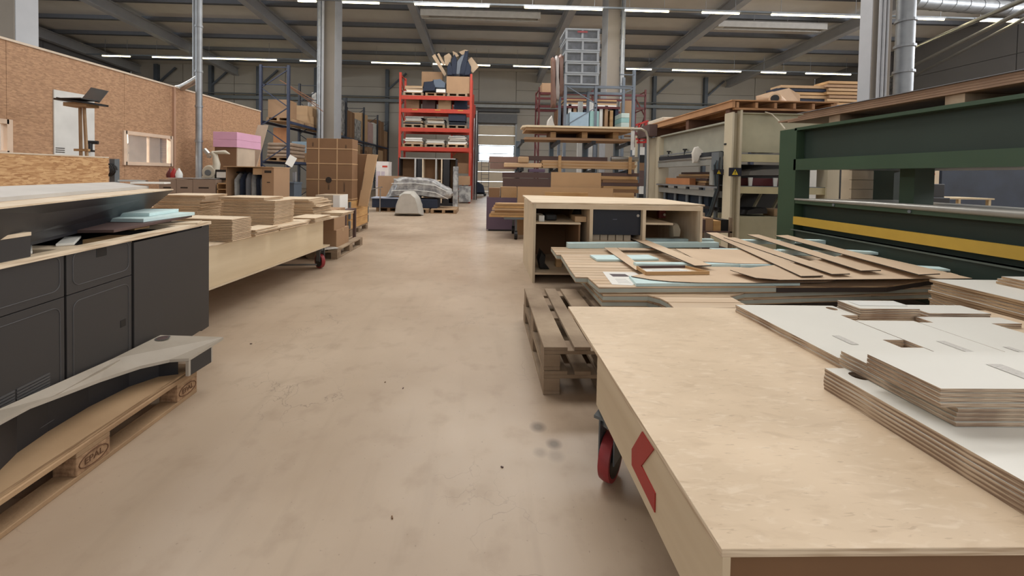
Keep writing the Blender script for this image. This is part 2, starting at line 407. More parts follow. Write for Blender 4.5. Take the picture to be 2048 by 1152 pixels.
# posts of the back wall with knee braces, and the rails
for x in (-25.9, -21.7, -18.0, -13.5, -7.9, 8.9, 13.6, 17.8):
    mb = MB().box(x-.13, x+.13, BW-.3, BW, 0, hc(BW)+.1)
    mb.bar((x+.1, BW-.2, 8.0), (x+1.5, BW-.2, 9.3), .12, .12)
    struct('wall_post', mb, M('post_blue_grey', (84, 92, 102), .6))
for a, b in ((-27.8, -3.5), (9.0, 26.8)):
    struct('wall_rail', MB().box(a, b, BW-.42, BW-.32, 6.95, 7.2).tube([(a, BW-.5, 7.35), (b, BW-.5, 7.35)], .05, 8), steel_d)
struct('wall_rail', MB().box(-3.5, 9.0, BW-.42, BW-.32, 6.7, 6.95).tube([(-3.5, BW-.5, 7.1), (9, BW-.5, 7.1)], .06, 8), steel)
# sectional door, its glazed band letting the daylight in
dr = thing('door_1', 'cream sectional door in the back wall with a bright glazed band', 'door', (DX0, BW+.1, 0)); dr['kind'] = 'structure'
Wd = DX1-DX0
dm = M('door_section_cream', (214, 200, 178), .6, var=.03)
for z0, z1 in ((0, .8), (.8, 1.6), (1.6, 2.4), (3.75, 4.55), (4.55, 5.35)):
    part('door_section', MB().box(-.02, Wd+.02, 0, .06, z0+.01, z1-.01), dm, dr)
g = part('glazed_section', MB().box(-.02, Wd+.02, 0, .05, 2.4, 2.5).box(-.02, Wd+.02, 0, .05, 3.03, 3.1).box(-.02, Wd+.02, 0, .05, 3.68, 3.75).box(-.02, .12, 0, .05, 2.4, 3.75).box(Wd-.12, Wd+.02, 0, .05, 2.4, 3.75), M('door_frame_alu', (170, 180, 184), .4, .5), dr)
gl = M('window_glass', (230, 240, 250), .03); gl.node_tree.nodes['Principled BSDF'].inputs['Alpha'].default_value = .12
for z0, z1 in ((2.5, 3.03), (3.1, 3.68)):
    part('pane', MB().box(.12, Wd-.12, .02, .03, z0, z1), gl, g)
part('door_track', MB().box(-.12, .02, -.14, -.02, 0, 6.3).box(Wd-.02, Wd+.12, -.14, -.02, 0, 6.3), steel, dr)
part('shutter_box', MB().box(-.1, Wd+.1, -.5, -.04, 5.5, 6.2).tube([(-.1, -.3, 6.5), (Wd+.3, -.3, 6.5)], .12, 10), M('shutter_grey', (104, 106, 110), .5, .3), dr)
# ------------------------------------------------------------------ columns
def column(x0, x1, y0, y1, top, side='L', lab=''):
    mb = MB().box(x0, x1, y0, y1, 0, top, 0)
    # grey painted faces left and right
    mb.box(x0-.012, x0, y0+.01, y1, 0, top, 1).box(x1, x1+.012, y0+.01, y1, 0, top, 1)
    return struct('column', mb, [concrete, col_gray])
column(-7.42, -6.86, 17.5, 18.35, hc(18)-.4)
cx0 = at(1204, 150, y=18.2).x; column(cx0+.02, at(1238, 150, y=17.5).x, 17.5, 18.4, hc(18)-.4)
column(-7.06, -6.74, 5.66, 5.95, 10.6)
column(6.30, 6.61, 6.155, 6.37, 10.6)
def pipe(name, px, py, y, r, z0, z1, label, mat=steel, rings=(), cat='pipe'):
    p = at(px, py, y=y)
    t = thing(name, label, cat, (p.x, p.y, 0))
    part('tube', MB().tube([(0, 0, z0), (0, 0, z1)], r, 16), mat, t, smooth=True)
    for z in rings:
        part('clamp', MB().lathe([(r*1.02, z-.02), (r*1.18, z-.02), (r*1.18, z+.02), (r*1.02, z+.02)], n=16), steel, t)
    return t
pipe('drain_pipe', 638, 150, 17.3, .09, 0, 9.9, 'thin steel pipe on the left of the concrete column behind the tall carton', rings=(2.4, 4.2, 6.0, 7.8))
pipe('drain_pipe', 645, 150, 17.3, .055, 0, 9.9, 'narrow conduit squeezed between the thin steel pipe and the concrete column', col_gray)
pipe('drain_pipe', 1244, 150, 17.4, .10, 0, 9.9, 'steel pipe on the right of the concrete column behind the timber rack', rings=(3.4, 5.6, 7.6))
pipe('cable_conduit', 389, 100, 7.95, .035, 3.2, 9.5, 'slim steel pipe left of the tall extraction pipe by the chipboard wall')
ep = pipe('extraction_pipe', 398, 200, 7.9, .058, .9, 9.5, 'tall vertical extraction pipe in front of the chipboard office wall', steel, (1.9, 2.6, 3.3, 4.2, 5.2), 'pipe')
p0 = at(398, 150, y=7.9); p1 = at(383, 165, y=7.95); p2 = at(350, 178, y=8.0); p3 = at(300, 176, y=8.1)
solo('branch_duct', MB().tube([at(397, 156, y=7.95), at(383, 165, y=7.95), at(364, 175, y=7.97), at(345, 179, y=8), at(310, 178, y=8.1)], .065, 14), silver, 'short shiny branch duct rising over the office wall to the pipe', 'duct', smooth=True)
dp = pipe('spiral_duct', 1809, 100, 6.25, .118, 1.0, 9.6, 'large vertical spiral duct beside the near right column', steel, [1.9+.42*i for i in range(14)], 'duct')
for i, (px, r) in enumerate(((1758, .02), (1765, .025), (1773, .018))):
    pipe('cable_conduit', px, 100, 6.10, r, 0, 9.6, ('leftmost of the three slim conduits on the near right column', 'middle of the three slim conduits on the near right column', 'rightmost of the three slim conduits on the near right column')[i], col_gray)
# horizontal spiral duct and slanting pipes top right
a, b = at(1825, 3, y=14), at(2075, 22, y=14.5)
t = thing('overhead_duct', 'wide spiral duct running under the roof at the upper right', 'duct', a)
part('tube', MB().tube([(0, 0, 0), b-a], .26, 18), steel, t, smooth=True)
for k in range(9):
    c = (b-a)*((k+.5)/9)
    part('seam_ring', MB().tube([c, c+(b-a).normalized()*.03], .272, 18), steel, t)
for (q0, q1, r, lab) in (((1700, 195, 29), (2055, 18, 10.5), .07, 'upper slanting steel pipe along the dark right wall'), ((1745, 196, 29), (2060, 32, 11), .06, 'middle slanting steel pipe along the dark right wall'), ((1822, 98, 18), (2060, -6, 9.5), .07, 'steel pipe slanting from behind the spiral duct to the top edge')):
    A, B = at(q0[0], q0[1], y=q0[2]), at(q1[0], q1[1], y=q1[2])
    solo('wall_pipe', MB().tube([A, B], r, 10), silver, lab, 'pipe', smooth=True)
# ------------------------------------------------------------------ strip lights
tube_m = emit('tube_glow', (255, 240, 190), 14)
ZA, ZB = at(940, 130, y=25).z, at(980, 13, y=16).z
def light_row(y, z, segs, rowlab, anchors):
    x0 = at(segs[0][0], 100, y=y).x-1; x1 = at(segs[-1][1], 100, y=y).x+.5
    solo('lighting_track', MB().box(x0, x1, y-.03, y+.03, z+.05, z+.12), steel_d, 'thin grey track carrying the %s row of strip lights' % rowlab, 'track')
    k = 0
    for s in segs:
        pa = 130 if y > 20 else 30
        a = at(s[0], pa, y=y).x; b = at(s[1], pa, y=y).x; c = (a+b)/2; h = (b-a)/2
        t = thing('strip_light', s[2], 'ceiling light', (c, y, z), 0, 'strip lights, %s row' % rowlab)
        part('housing', MB().box(-h-.04, h+.04, -.05, .05, .03, .10), steel, t)
        part('tube', MB().tube([(-h, 0, 0), (h, 0, 0)], .035, 8), tube_m, t)
        for e in (-1, 1):
            part('hanger', MB().bar((e*h*.8, 0, .1), (e*h*.8, 0, hc(y)-z-.3), .012, .012), steel, t)
light_row(25, ZA, [
    (205, 260, 'leftmost strip light of the far row, over the chipboard wall'),
    (305, 388, 'far-row strip light just left of the extraction pipe'),
    (403, 553, 'long far-row strip light just right of the extraction pipe'),
    (600, 632, 'short far-row strip light left of the left concrete column'),
    (743, 840, 'far-row strip light left of the dark rolls on the red rack'),
    (866, 893, 'far-row strip light mostly hidden behind the dark rolls'),
    (950, 980, 'short far-row strip light right of the dark rolls'),
    (1027, 1103, 'far-row strip light left of the plastic-wrapped tower'),
    (1253, 1303, 'far-row strip light right of the right concrete column'),
    (1345, 1482, 'long far-row strip light over the cream press'),
    (1523, 1572, 'short far-row strip light above the rolled cardboard'),
    (1612, 1702, 'rightmost strip light of the far row, left of the near right column')], 'far', None)
light_row(16, ZB, [
    (596, 632, 'near-row strip light left of the left concrete column'),
    (685, 758, 'near-row strip light right of the left concrete column'),
    (829, 978, 'near-row strip light over the middle of the aisle'),
    (1049, 1204, 'near-row strip light left of the right concrete column'),
    (1250, 1337, 'near-row strip light right of the right concrete column'),
    (1404, 1478, 'short near-row strip light above the cream press'),
    (1543, 1730, 'longest near-row strip light ending at the near right column'),
    (1820, 1888, 'near-row strip light right of the vertical spiral duct'),
    (1950, 2060, 'rightmost near-row strip light at the picture edge')], 'near', None)
# radiant heaters between the beams
def heater(pxa, pxb, py, y, lab):
    a, b = at(pxa, py, y=y), at(pxb, py, y=y); L = b.x-a.x
    t = thing('radiant_heater', lab, 'heater', (a.x, y, a.z))
    part('casing', MB().box(0, L, -.22, -.18, -.1, .25).box(0, L, .18, .22, -.1, .25).box(0, L, -.22, .22, .22, .26).box(0, .4, -.2, .2, -.08, .24).box(L-.1, L, -.2, .2, -.08, .24), M('heater_white', (186, 184, 180), .5), t)
    part('burner_tube', MB().tube([(.4, 0, .08), (L-.1, 0, .08)], .06, 10), M('burner_dark', (30, 28, 30), .4, .5), t)
    for e in (.3, L*.35, L*.66, L-.3): part('hanger', MB().bar((e, 0, .26), (e, 0, .26+1.0), .015, .015), steel, t)
heater(842, 1080, 30, 19.6, 'long white radiant heater with a dark slot over the aisle')
heater(1432, 1648, 52, 20.5, 'long white radiant heater with a dark slot over the cream press')

# frames added round the unseen fill lamps behind the camera and at the sides
mb = MB()
for z in (3.2, 8.35): mb.box(-22.1, 22.1, -10.98, -10.72, z, z+.1)
for k in range(12): mb.box(-22.1+4*k-.03, -22.1+4*k+.07, -10.98, -10.75, 3.3, 8.35)
struct('window_3', mb, white_m)
for i, s in enumerate((-1, 1)):
    mb = MB()
    for z in (6.9, 9.4): mb.box(s*26.82, s*26.99, -9.1, 15.1, z, z+.1)
    for k in range(7): mb.box(s*26.85, s*26.99, -9.1+4*k, -9.0+4*k, 7.0, 9.4)
    struct('window_%d' % (4+i), mb, white_m)  # added frames, one around each side fill lamp
# ================================================================== pallets
def pallet_parts(t, L=1.2, W=.8, m=pal, mblk=None, logo=False, top=True):
    """local x = width W, local y = length L; deck boards run along y"""
    mblk = mblk or m
    n = 5; bw = [.145, .10, .145, .10, .145]; gap = (W-sum(bw))/4; x = 0
    dj = {}
    if top:
        for k in range(5):
            key = round(bw[k], 3)
            if key not in dj: dj[key] = MB().box(0, bw[k], 0, L, .122, .144).mesh('deck_board', [m])
            link('deck_board', dj[key], t, (x+random.uniform(-.002, .002), random.uniform(-.004, .004), 0), 0, .003); x += bw[k]+gap
    sm = MB().box(0, W, 0, .145, .1, .122).mesh('stringer_board', [m])
    bb = MB().box(0, .1, 0, L, 0, .022).mesh('bottom_board', [m])
    bl = MB().box(0, .1, 0, .145, .022, .1).mesh('block', [mblk]); blm = MB().box(0, .145, 0, .145, .022, .1).mesh('block', [mblk])
    for y in (0, (L-.145)/2, L-.145):
        link('stringer_board', sm, t, (0, y, 0), 0, .003)
        for x, mm in ((0, bl), ((W-.145)/2, blm), (W-.1, bl)):
            link('block', mm, t, (x, y, 0), 0, .004)
    for x in (0, (W-.1)/2, W-.1): link('bottom_board', bb, t, (x, 0, 0), 0, .003)
def pallet(lab, loc, rz=0, L=1.2, W=.8, m=pal, mblk=None, group=None):
    t = thing('pallet', lab, 'pallet', loc, rz, group); pallet_parts(t, L, W, m, mblk); return t

# ------------------------------------------------------------------ right: two stacked pallets by the trolley
pallet('weathered lower pallet on the floor beside the trolley with a red arrow', (.374, 2.27, 0), 0)
pallet('weathered upper pallet whose bare slats show beside the trolley', (.374, 2.275, .146), -.004)
pallet('pallet on the floor under the middle of the sandwich panel pile', (1.9, 3.15, 0), 0)
pallet('pallet under the sandwich panel pile, topmost of the hidden middle pair', (1.9, 3.15, .146), 0)

# ------------------------------------------------------------------ right: sheet trolley
TX, TY, TZ = .505, .765, .552
tr = thing('sheet_trolley', 'large plywood-topped trolley with a red arrow, in the right foreground', 'trolley', (TX, TY, 0))
part('table_top', MB().box(0, 2.55, 0, 1.47, TZ-.018, TZ, 1, 0), [birch, edge_lt], tr, bev=.0015)
part('side_apron', MB().box(.002, .02, 0, .885, .32, TZ-.018), ply_side, tr, bev=.001)
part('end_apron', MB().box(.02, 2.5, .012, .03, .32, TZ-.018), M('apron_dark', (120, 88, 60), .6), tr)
part('end_apron', MB().box(.02, 2.5, .865, .883, .32, TZ-.018), ply_side, tr)
part('side_apron', MB().box(2.5, 2.518, 0, .885, .32, TZ-.018), ply_side, tr)
part('base_board', MB().box(.03, 2.49, .04, .86, .30, .32), ply_side, tr)
arrow = [(1284.5, 863), (1307.5, 899), (1283, 931.5), (1310.5, 986.5), (1309.6, 1025), (1264, 930), (1264, 898)]
pp = [at(a, b, x=TX) for a, b in arrow]
mb = MB(); n = len(pp)
vs = [(-.0015, p.y-TY, p.z) for p in pp]+[(.002, p.y-TY, p.z) for p in pp]
mb.add(vs, [tuple(range(n)), tuple(range(n, 2*n))[::-1]]+[(i, (i+1) % n, (i+1) % n+n, i+n) for i in range(n)])
part('arrow_sticker', mb, red_p, tr, label='red arrow sticker pointing left')
def castor(t, x, y, rz, R_=.1, zt=.30, tm=tyre, w_=.046):
    c = part('castor', MB().box(-.05, .05, -.05, .05, zt-.012, zt).box(-.035, -.029, -.03, .06, R_, zt-.01).box(.029, .035, -.03, .06, R_, zt-.01).tube([(0, .0, zt-.05), (0, 0, zt-.01)], .03, 12), steel_d, t, (x, y, 0), rz)
    part('tyre', MB().lathe([(R_*.78, -w_/2), (R_*.97, -w_/2), (R_, -w_/4), (R_, w_/4), (R_*.97, w_/2), (R_*.78, w_/2)], (0, 0.03, R_), 28, 'x'), tm, c, smooth=True)
    part('hub', MB().lathe([(R_*.80, -w_/2-.002), (R_*.80, w_/2+.002)], (0, .03, R_), 24, 'x').lathe([(.02, -w_/2-.01), (.02, w_/2+.01)], (0, .03, R_), 12, 'x'), black, c)
castor(tr, .05, .85, R(-38)); castor(tr, .08, .1, R(5)); castor(tr, 2.42, .8, R(10)); castor(tr, 2.42, .1, 0)

# sheets in piles: each sheet is a thing of its own
_W = ['', 'topmost', 'second', 'third', 'fourth', 'fifth', 'sixth', 'seventh', 'eighth', 'ninth', 'tenth', 'eleventh', 'twelfth', 'thirteenth', 'fourteenth', 'fifteenth', 'sixteenth', 'seventeenth', 'eighteenth', 'nineteenth', 'twentieth', 'twenty-first', 'twenty-second', 'twenty-third', 'twenty-fourth', 'twenty-fifth', 'twenty-sixth', 'twenty-seventh', 'twenty-eighth']
def below(k, lab):
    """k sheets lie over this one"""
    return '%s from top, %s' % (_W[k+1], lab)
def pile(name, cat, group, lab, labtop, x0, x1, y0, y1, z0, n, t, mats, jit=.003, rz=0, loc=None, step=None, bev=0, rot=0, mid=None, drift=(0, 0)):
    cx, cy = (x0+x1)/2, (y0+y1)/2
    me = MB().box(x0-cx, x1-cx, y0-cy, y1-cy, t*.14, t-.0004, 1, 0).box(x0-cx+.003, x1-cx-.003, y0-cy+.003, y1-cy-.003, .0003, t*.14, 1, 0).mesh(name, mats)
    out = []
    for k in range(n):
        o = link(name, me, None, (cx+random.uniform(-jit, jit)+drift[0]*k, cy+random.uniform(-jit, jit)+drift[1]*k, z0+k*t), rz+random.uniform(-rot, rot), bev)
        tag(o, labtop if k == n-1 else nth(n-1-k)+lab[0].lower()+lab[1:] if False else (labtop if k == n-1 else below(n-1-k, lab)), cat, group); out.append(o)
    return z0+n*t
WL = [white_lam, edge]
gW = 'white-faced plywood boards on the trolley'
# W1: long boards at the far left, on the trolley top
def poly_board(name, pts, z0, t, mats, lab, cat, group=None, holes=None, label_part=None):
    cx = sum(p[0] for p in pts)/len(pts); cy = sum(p[1] for p in pts)/len(pts)
    return solo(name, MB().prism([(p[0]-cx, p[1]-cy)+tuple(p[2:]) for p in pts], 0.0005, max(t-.0005,.0012), 1, 0), mats, lab, cat, (cx, cy, z0), 0, group)
W1 = [(1.468, 1.40), (1.948, 1.40), (1.948, 1.625), (1.848, 1.625), (1.848, 1.705), (1.948, 1.705), (1.948, 2.17), (1.468, 2.17)]
for k in range(3):
    j = (0, .004, 0)[k]
    W = [(a+j, b) for a, b in W1]
    ob = poly_board('plywood_board', W, TZ+k*.0137, .0137, WL, 'long white board with a square notch, far left on the trolley' if k == 2 else ('lower', 'upper')[k]+' notched board under the long white board on the trolley', 'board', gW)
    if k == 2: w1top = ob
pile('plywood_board', 'board', gW, 'white board under the square-cornered board right of the notch', 'white board lying right of the notched board on the trolley', 1.953, 2.268, .95, 1.943, TZ, 3, .0137, WL, .001)
pile('plywood_board', 'board', gW, 'white board under the third board from the notch', 'third white board from the left, beyond the big stack', 2.275, 2.66, .95, 1.925, TZ, 3, .0134, WL, .001)
# grey printed stickers
def sticker(px, py, z, w_, d_, lab):
    p = at(px, py, z=z)
    o = solo('paper_label', MB().box(-w_/2, w_/2, -d_/2, d_/2, 0, .0006), M('label_grey_print', (214, 211, 205), .5, scale=60, col2=(176, 172, 166), stretch=(1, 4, 1)), lab, 'label', (p.x, p.y, z+.0008))
    return o
sticker(1690, 680, TZ+.0412, .035, .095, 'grey printed label on the notched white board')
sticker(1910, 693, TZ+.0412, .04, .11, 'grey printed label on the board right of the notch')
# W3: low wide stack, W2: big stack over it
hole_pts = [(.0385*math.cos(a*math.pi/6), .0385*math.sin(a*math.pi/6)) for a in range(12)]
def holed(x0, x1, y0, y1, hx, hy, r, z0, t, mats, lab, group=None, name='plywood_board', cat='board'):
    n = 16; mb = MB(); ring = [(hx+r*math.cos(2*math.pi*k/n), hy+r*math.sin(2*math.pi*k/n)) for k in range(n)]
    def outer(a):
        c, s = math.cos(a), math.sin(a); tt = []
        if c > 1e-9: tt.append((x1-hx)/c)
        if c < -1e-9: tt.append((x0-hx)/c)
        if s > 1e-9: tt.append((y1-hy)/s)
        if s < -1e-9: tt.append((y0-hy)/s)
        q = min(tt); return (hx+c*q, hy+s*q)
    angs = sorted(set([round(2*math.pi*k/n, 6) for k in range(n)]+[round(math.atan2(cy-hy, cx-hx) % (2*math.pi), 6) for cx in (x0, x1) for cy in (y0, y1)]))
    m = len(angs); vs = []
    for z in (0.0005, t-.0005):
        for a in angs: vs.append((hx+r*math.cos(a), hy+r*math.sin(a), z))
        for a in angs: vs.append(outer(a)+(z,))
    fs = []; mi = []
    for i in range(m):
        j = (i+1) % m
        fs += [(i, j, m+j, m+i), (2*m+i, 3*m+i, 3*m+j, 2*m+j), (i, 2*m+i, 2*m+j, j), (m+i, m+j, 3*m+j, 3*m+i)]; mi += [0, 0, 1, 1]
    mb.add(vs, fs, mi)
    return solo(name, mb, mats, lab, cat, (0, 0, z0), 0, group)
for k in range(6):
    j = random.uniform(-.002, .002)
    holed(1.265+j, 1.94, .775, 1.366, 1.265+.075, 1.366-.055, .028, TZ+k*.0131, .0131, WL, 'wide white board with a round hole in its corner, nearest on the trolley' if k == 5 else below(5-k, 'board in the low wide pile nearest the edge'), gW)
z = TZ+6*.0131+.0006
z = pile('plywood_board', 'board', gW, 'board in the lower half of the big white stack', 'board in the middle of the big white stack', 1.345, 2.30, 1.035, 1.39, z, 4, .0135, WL, .003)
z = pile('plywood_board', 'board', gW, 'board in the upper half of the big white stack', 'top board of the big white stack in the right foreground', 1.30, 2.28, 1.035, 1.243, z, 4, .0137, WL, .003)
sticker(2030, 745, z, .05, .10, 'grey printed label on the top board of the big stack')
sticker(2040, 703, TZ+.0405, .03, .09, 'grey printed label on the third white board')
# small pieces along the far edge of the trolley
for k in range(2): holed(1.975, 2.085, 2.06, 2.215, 2.035, 2.165, .027, TZ+k*.013, .013, WL, 'small white piece with a round hole at the trolley far edge' if k else 'small holed piece beneath its twin at the trolley far edge', gW)
pile('plywood_board', 'board', gW, 'small board in the five-high pile at the trolley far edge', 'top of the five-high pile of small boards at the far edge', 2.10, 2.44, 2.06, 2.20, TZ, 5, .0128, WL, .004)
solo('drawer_bottom', MB().box(-.14, .14, -.035, .035, 0, .002), white_m, 'thin white insert on the five-high pile of small boards', 'board', (2.28, 2.14, TZ+.0645))
pile('plywood_board', 'board', gW, 'small board under its twin right of the five-high pile', 'small board topmost in the pile right of the five-high pile', 2.50, 2.86, 2.07, 2.21, TZ, 3, .0128, WL, .004)
pile('plywood_board', 'board', gW, 'strip-shaped board under another before the small piles', 'narrow white board lying in front of the small piles', 2.40, 2.88, 1.955, 2.045, TZ, 2, .0128, WL, .003)
# W5: tall pile at the right edge beyond the trolley
pallet('pallet under the tall board pile at the right edge', (3.13, 1.5, 0), 0)
pile('plywood_board', 'board', 'white boards at the right edge', 'board in the tall pile beyond the trolley, right edge', 'top board of the tall pile beyond the trolley', 3.10, 3.95, 1.45, 2.56, .145, 27, .0188, [white_lam, mdf_edge], .012)
pile('plywood_board', 'board', 'white boards at the right edge', 'small board on top of the tall pile, near the press', 'uppermost small board on the tall pile, near the press', 3.45, 3.9, 2.2, 2.46, .145+27*.0188, 3, .018, [white_lam, mdf_edge], .012)

# ------------------------------------------------------------------ sandwich panels with planked faces
def clip_poly(pts, y0, y1):
    def half(P, f):
        out = []
        for i in range(len(P)):
            a, b = P[i], P[(i+1) % len(P)]; fa, fb = f(a), f(b)
            if fa >= 0: out.append(a)
            if (fa >= 0) != (fb >= 0):
                t_ = fa/(fa-fb); out.append((a[0]+(b[0]-a[0])*t_, a[1]+(b[1]-a[1])*t_))
        return out
    P = half(pts, lambda p: p[1]-y0)
    return half(P, lambda p: y1-p[1]) if P else []
def sandwich(pts, z0, th, lab, group, n_pl, dark=False, planks=True, top=None):
    cx = sum(p[0] for p in pts)/len(pts); cy = sum(p[1] for p in pts)/len(pts)
    P = [(a-cx, b-cy) for a, b in pts]
    t = thing('sandwich_panel', lab, 'panel', (cx, cy, z0), 0, group)
    part('foam_core', MB().prism(P, .008, th-(.013 if planks else .010)), foam_gray, t)
    if planks: part('veneer', MB().prism(P, th-.013, th-.010), card_d, t)  # thin brown sheet added so the plank grooves read darker
    part('lower_skin', MB().prism(P, .0005, .008), mdf_edge, t)
    if planks:
        ys = [p[1] for p in P]; a, b = min(ys), max(ys)
        for k in range(n_pl):
            q = clip_poly(P, a+(b-a)*k/n_pl+.005, a+(b-a)*(k+1)/n_pl-.005)
            if len(q) > 2: part('plank', MB().prism(q, th-.010, th-.0005), plank_m, t)
    else: part('upper_skin', MB().prism(P, th-.010, th-.0005), plank_m, t)
    return t
ZP = .47
def A2(px, py, z): v = at(px, py, z=z); return (v.x, v.y)
gS = 'sandwich panels piled on the pallets'
front_r = A2(1899, 570, ZP)
far_l = A2(1102, 494, ZP); far_l = (far_l[0], min(far_l[1], 4.58))
top_poly = [A2(1198, 574, ZP), A2(1560, 572.5, ZP), (3.32, A2(1560, 572.5, ZP)[1]+.05), (4.44, 3.42), (4.52, 4.58), far_l, A2(1113, 509, ZP), A2(1122, 509.5, ZP), A2(1138, 535, ZP), A2(1151, 553.5, ZP), A2(1175, 554, ZP)]
# two panels side by side on top (a seam runs across at 535)
ys = A2(1138, 535, ZP)[1]
def clip_x(P, x1):
    Q = clip_poly([(b, a) for a, b in P], -99, x1); return [(b, a) for a, b in Q]
nearP = clip_poly(top_poly, 0, ys-.004)
XR = 2.35
nr = [(XR+.005, top_poly[1][1]+.004), (3.32, top_poly[2][1]), (4.43, 3.44), (4.46, ys-.01), (XR+.005, ys-.01)]
poly_board('dark_board', nr, ZP-.052, .036, [dark_ed, M('void_brown', (58, 48, 44), .7)], 'dark brown board layer at the right front of the sandwich panels', 'board')  # solid dark slab set into the recessed layer of the pile
poly_board('thin_board', nr, ZP-.0155, .015, [strip_m, mdf_edge], 'pale board lying over the dark layer of the panel pile', 'board')
sandwich(clip_x(nearP, XR), ZP-.052, .052, 'near top sandwich panel with stepped left edge, paper lying on it', gS, 7)
sandwich(clip_poly(top_poly, ys+.004, 9), ZP-.052, .052, 'far top sandwich panel reaching towards the desk', gS, 9)
for k, (zz, off) in enumerate(((ZP-.104, 0.0), (ZP-.156, .02))):
    c = [A2(1206, 586+k*0, .43), A2(1250, 586, .43), A2(1296, 589, .42), A2(1320, 595, .42), A2(1336, 603, .42), A2(1349, 615, .42)]
    c = [(a, b+off) for a, b in c]
    tongue = [A2(1501, 613.5, .42), A2(1459, 591, .42)]
    if k: tongue = [(2.0, 2.72), (2.0, 3.0)]
    P = c+tongue+[(2.1, 3.0), (4.2, 3.24), (4.3, 4.4), (.92, 4.4)]
    sandwich(P, zz, .05, ('second sandwich panel down with a curved cut-out and planked tongue', 'third sandwich panel down with the same curved cut-out')[k], gS, 14)
solo('sandwich_panel', MB().box(2.05, 3.7, 3.08, 4.2, 0, .022), dark_ed, 'dark board at the bottom of the sandwich panel pile', 'panel', (0, 0, .2915))
solo('spacer_block', MB().box(-.07, .07, -.05, .05, 0, .022), M('orange_wood', (168, 112, 72), .7), 'pair of orange wooden spacers under the corner of the panels', 'block', (1.04, 3.2, .2905))

# ---- foam bars
gF = 'pale blue foam bars on the panels'
def foam_bar(q0, q1, zb, w_, h_, lab, m=foam, y=None):
    a, b = at(*q0, z=zb), at(*q1, z=zb); d = b-a; L = d.length; ang = math.atan2(d.y, d.x)
    return solo('foam_bar', MB().box(0, L, 0, w_, 0, h_), m, lab, 'foam bar', (a.x, a.y, zb), ang, gF, bev=.003)
foam_bar((1137, 497), (1438, 495), ZP+.001, .09, .062, 'long foam bar at the far edge, its left end nearest the desk')
foam_bar((1207, 485), (1428, 487), ZP+.001, .08, .055, 'foam bar lying farthest back of all, behind the longest bar')
foam_bar((1194, 523), (1250, 523), ZP+.001, .22, .022, 'short flat foam piece on the left planks')
foam_bar((1262, 522), (1318, 521), ZP+.001, .20, .02, 'flat foam piece framed by the cut-out of a thin board')
foam_bar((1273, 539), (1480, 540), ZP+.001, .075, .055, 'foam bar just behind the small tray')
foam_bar((1482, 541), (1556, 542), ZP+.001, .075, .055, 'foam bar continuing right of the bar behind the tray')
foam_bar((1426, 508), (1560, 511), ZP+.001, .08, .055, 'foam bar in the middle under the crossing strips')
foam_bar((1562, 510), (1682, 514), ZP+.001, .08, .055, 'foam bar under the strips, right of the middle bar')
foam_bar((1482, 488), (1590, 489), ZP+.001, .10, .05, 'foam bar at the back under the second strip')
foam_bar((1592, 487), (1672, 489), ZP+.001, .10, .05, 'foam bar end at the back beside the green press')
foam_bar((1700, 507), (1757, 510), ZP+.001, .10, .03, 'small foam end right of the widest strip')
foam_bar((1815, 538), (1901, 543), ZP+.001, .12, .02, 'thin foam strip at the far right of the panels')
c0 = [A2(1272, 573, ZP), A2(1600, 571.5, ZP), A2(1600, 566, ZP), A2(1440, 563.5, ZP), A2(1330, 559, ZP), A2(1258, 557, ZP)]
poly_board('foam_sheet', c0, ZP+.001, .024, [foam, foam], 'tapering foam sheet along the front edge of the panels', 'foam bar', gF)
# ---- thin boards and strips
def thin(pts, z, t, lab, mats=None, cat='board', name='thin_board', group='thin boards on the panels'):
    return poly_board(name, [A2(a, b, z) for a, b in pts], z, t, mats or [strip_m, dark_ed], lab, cat, group)
thin([(1262, 553.5), (1300, 560), (1340, 564), (1400, 566.5), (1512, 567), (1650, 566), (1700, 556), (1560, 540), (1380, 530)], ZP+.027, .006, 'broad thin board with a rounded corner along the front')
thin([(1208, 496), (1233, 496), (1290, 539), (1272, 541)], ZP+.026, .005, 'narrow leg of the cut-out thin board on the left planks')
thin([(1235, 496), (1330, 497.5), (1345, 502), (1240, 500.5)], ZP+.0265, .005, 'back bar of the cut-out thin board on the left planks')
thin([(1350, 498), (1500, 500), (1560, 529), (1480, 528), (1400, 524)], ZP+.056, .005, 'thin board under the second crossing strip')
thin([(1460, 541), (1492, 551), (1512, 557), (1560, 561), (1945, 558), (1780, 520), (1700, 508), (1640, 520), (1560, 530)], ZP+.064, .006, 'large thin board reaching to the right tip of the pile')
def strip(q, zs, lab, t=.008):
    """thin strip lying across bars; q=[far-left, far-right, near-right, near-left] photo corners, zs=(far z, near z)"""
    pts = [at(q[0][0], q[0][1], z=zs[0]), at(q[1][0], q[1][1], z=zs[0]), at(q[2][0], q[2][1], z=zs[1]), at(q[3][0], q[3][1], z=zs[1])]
    c = sum(pts, Vector())/4
    vs = [p-c for p in pts]+[p-c+Vector((0, 0, t)) for p in pts]
    mb = MB().add(vs, [(0,1,2,3),(7,6,5,4),(0,4,5,1),(1,5,6,2),(2,6,7,3),(3,7,4,0)], [0, 0, 1, 1, 1, 1])
    return solo('plywood_strip', mb, [strip_m, dark_ed], lab, 'strip', c, 0, 'plywood strips laid across the foam bars')
ZT = ZP+.066
strip([(1236, 467), (1257, 467), (1423, 532), (1390, 533)], (ZT, ZT), 'leftmost plywood strip crossing the foam bars')
strip([(1412, 466), (1434, 466), (1646, 553), (1602, 554)], (ZT, ZT+.012), 'second plywood strip from the left across the foam bars')
strip([(1447, 476), (1470, 476), (1700, 549), (1664, 550)], (ZT+.01, ZT+.022), 'third plywood strip from the left across the foam bars')
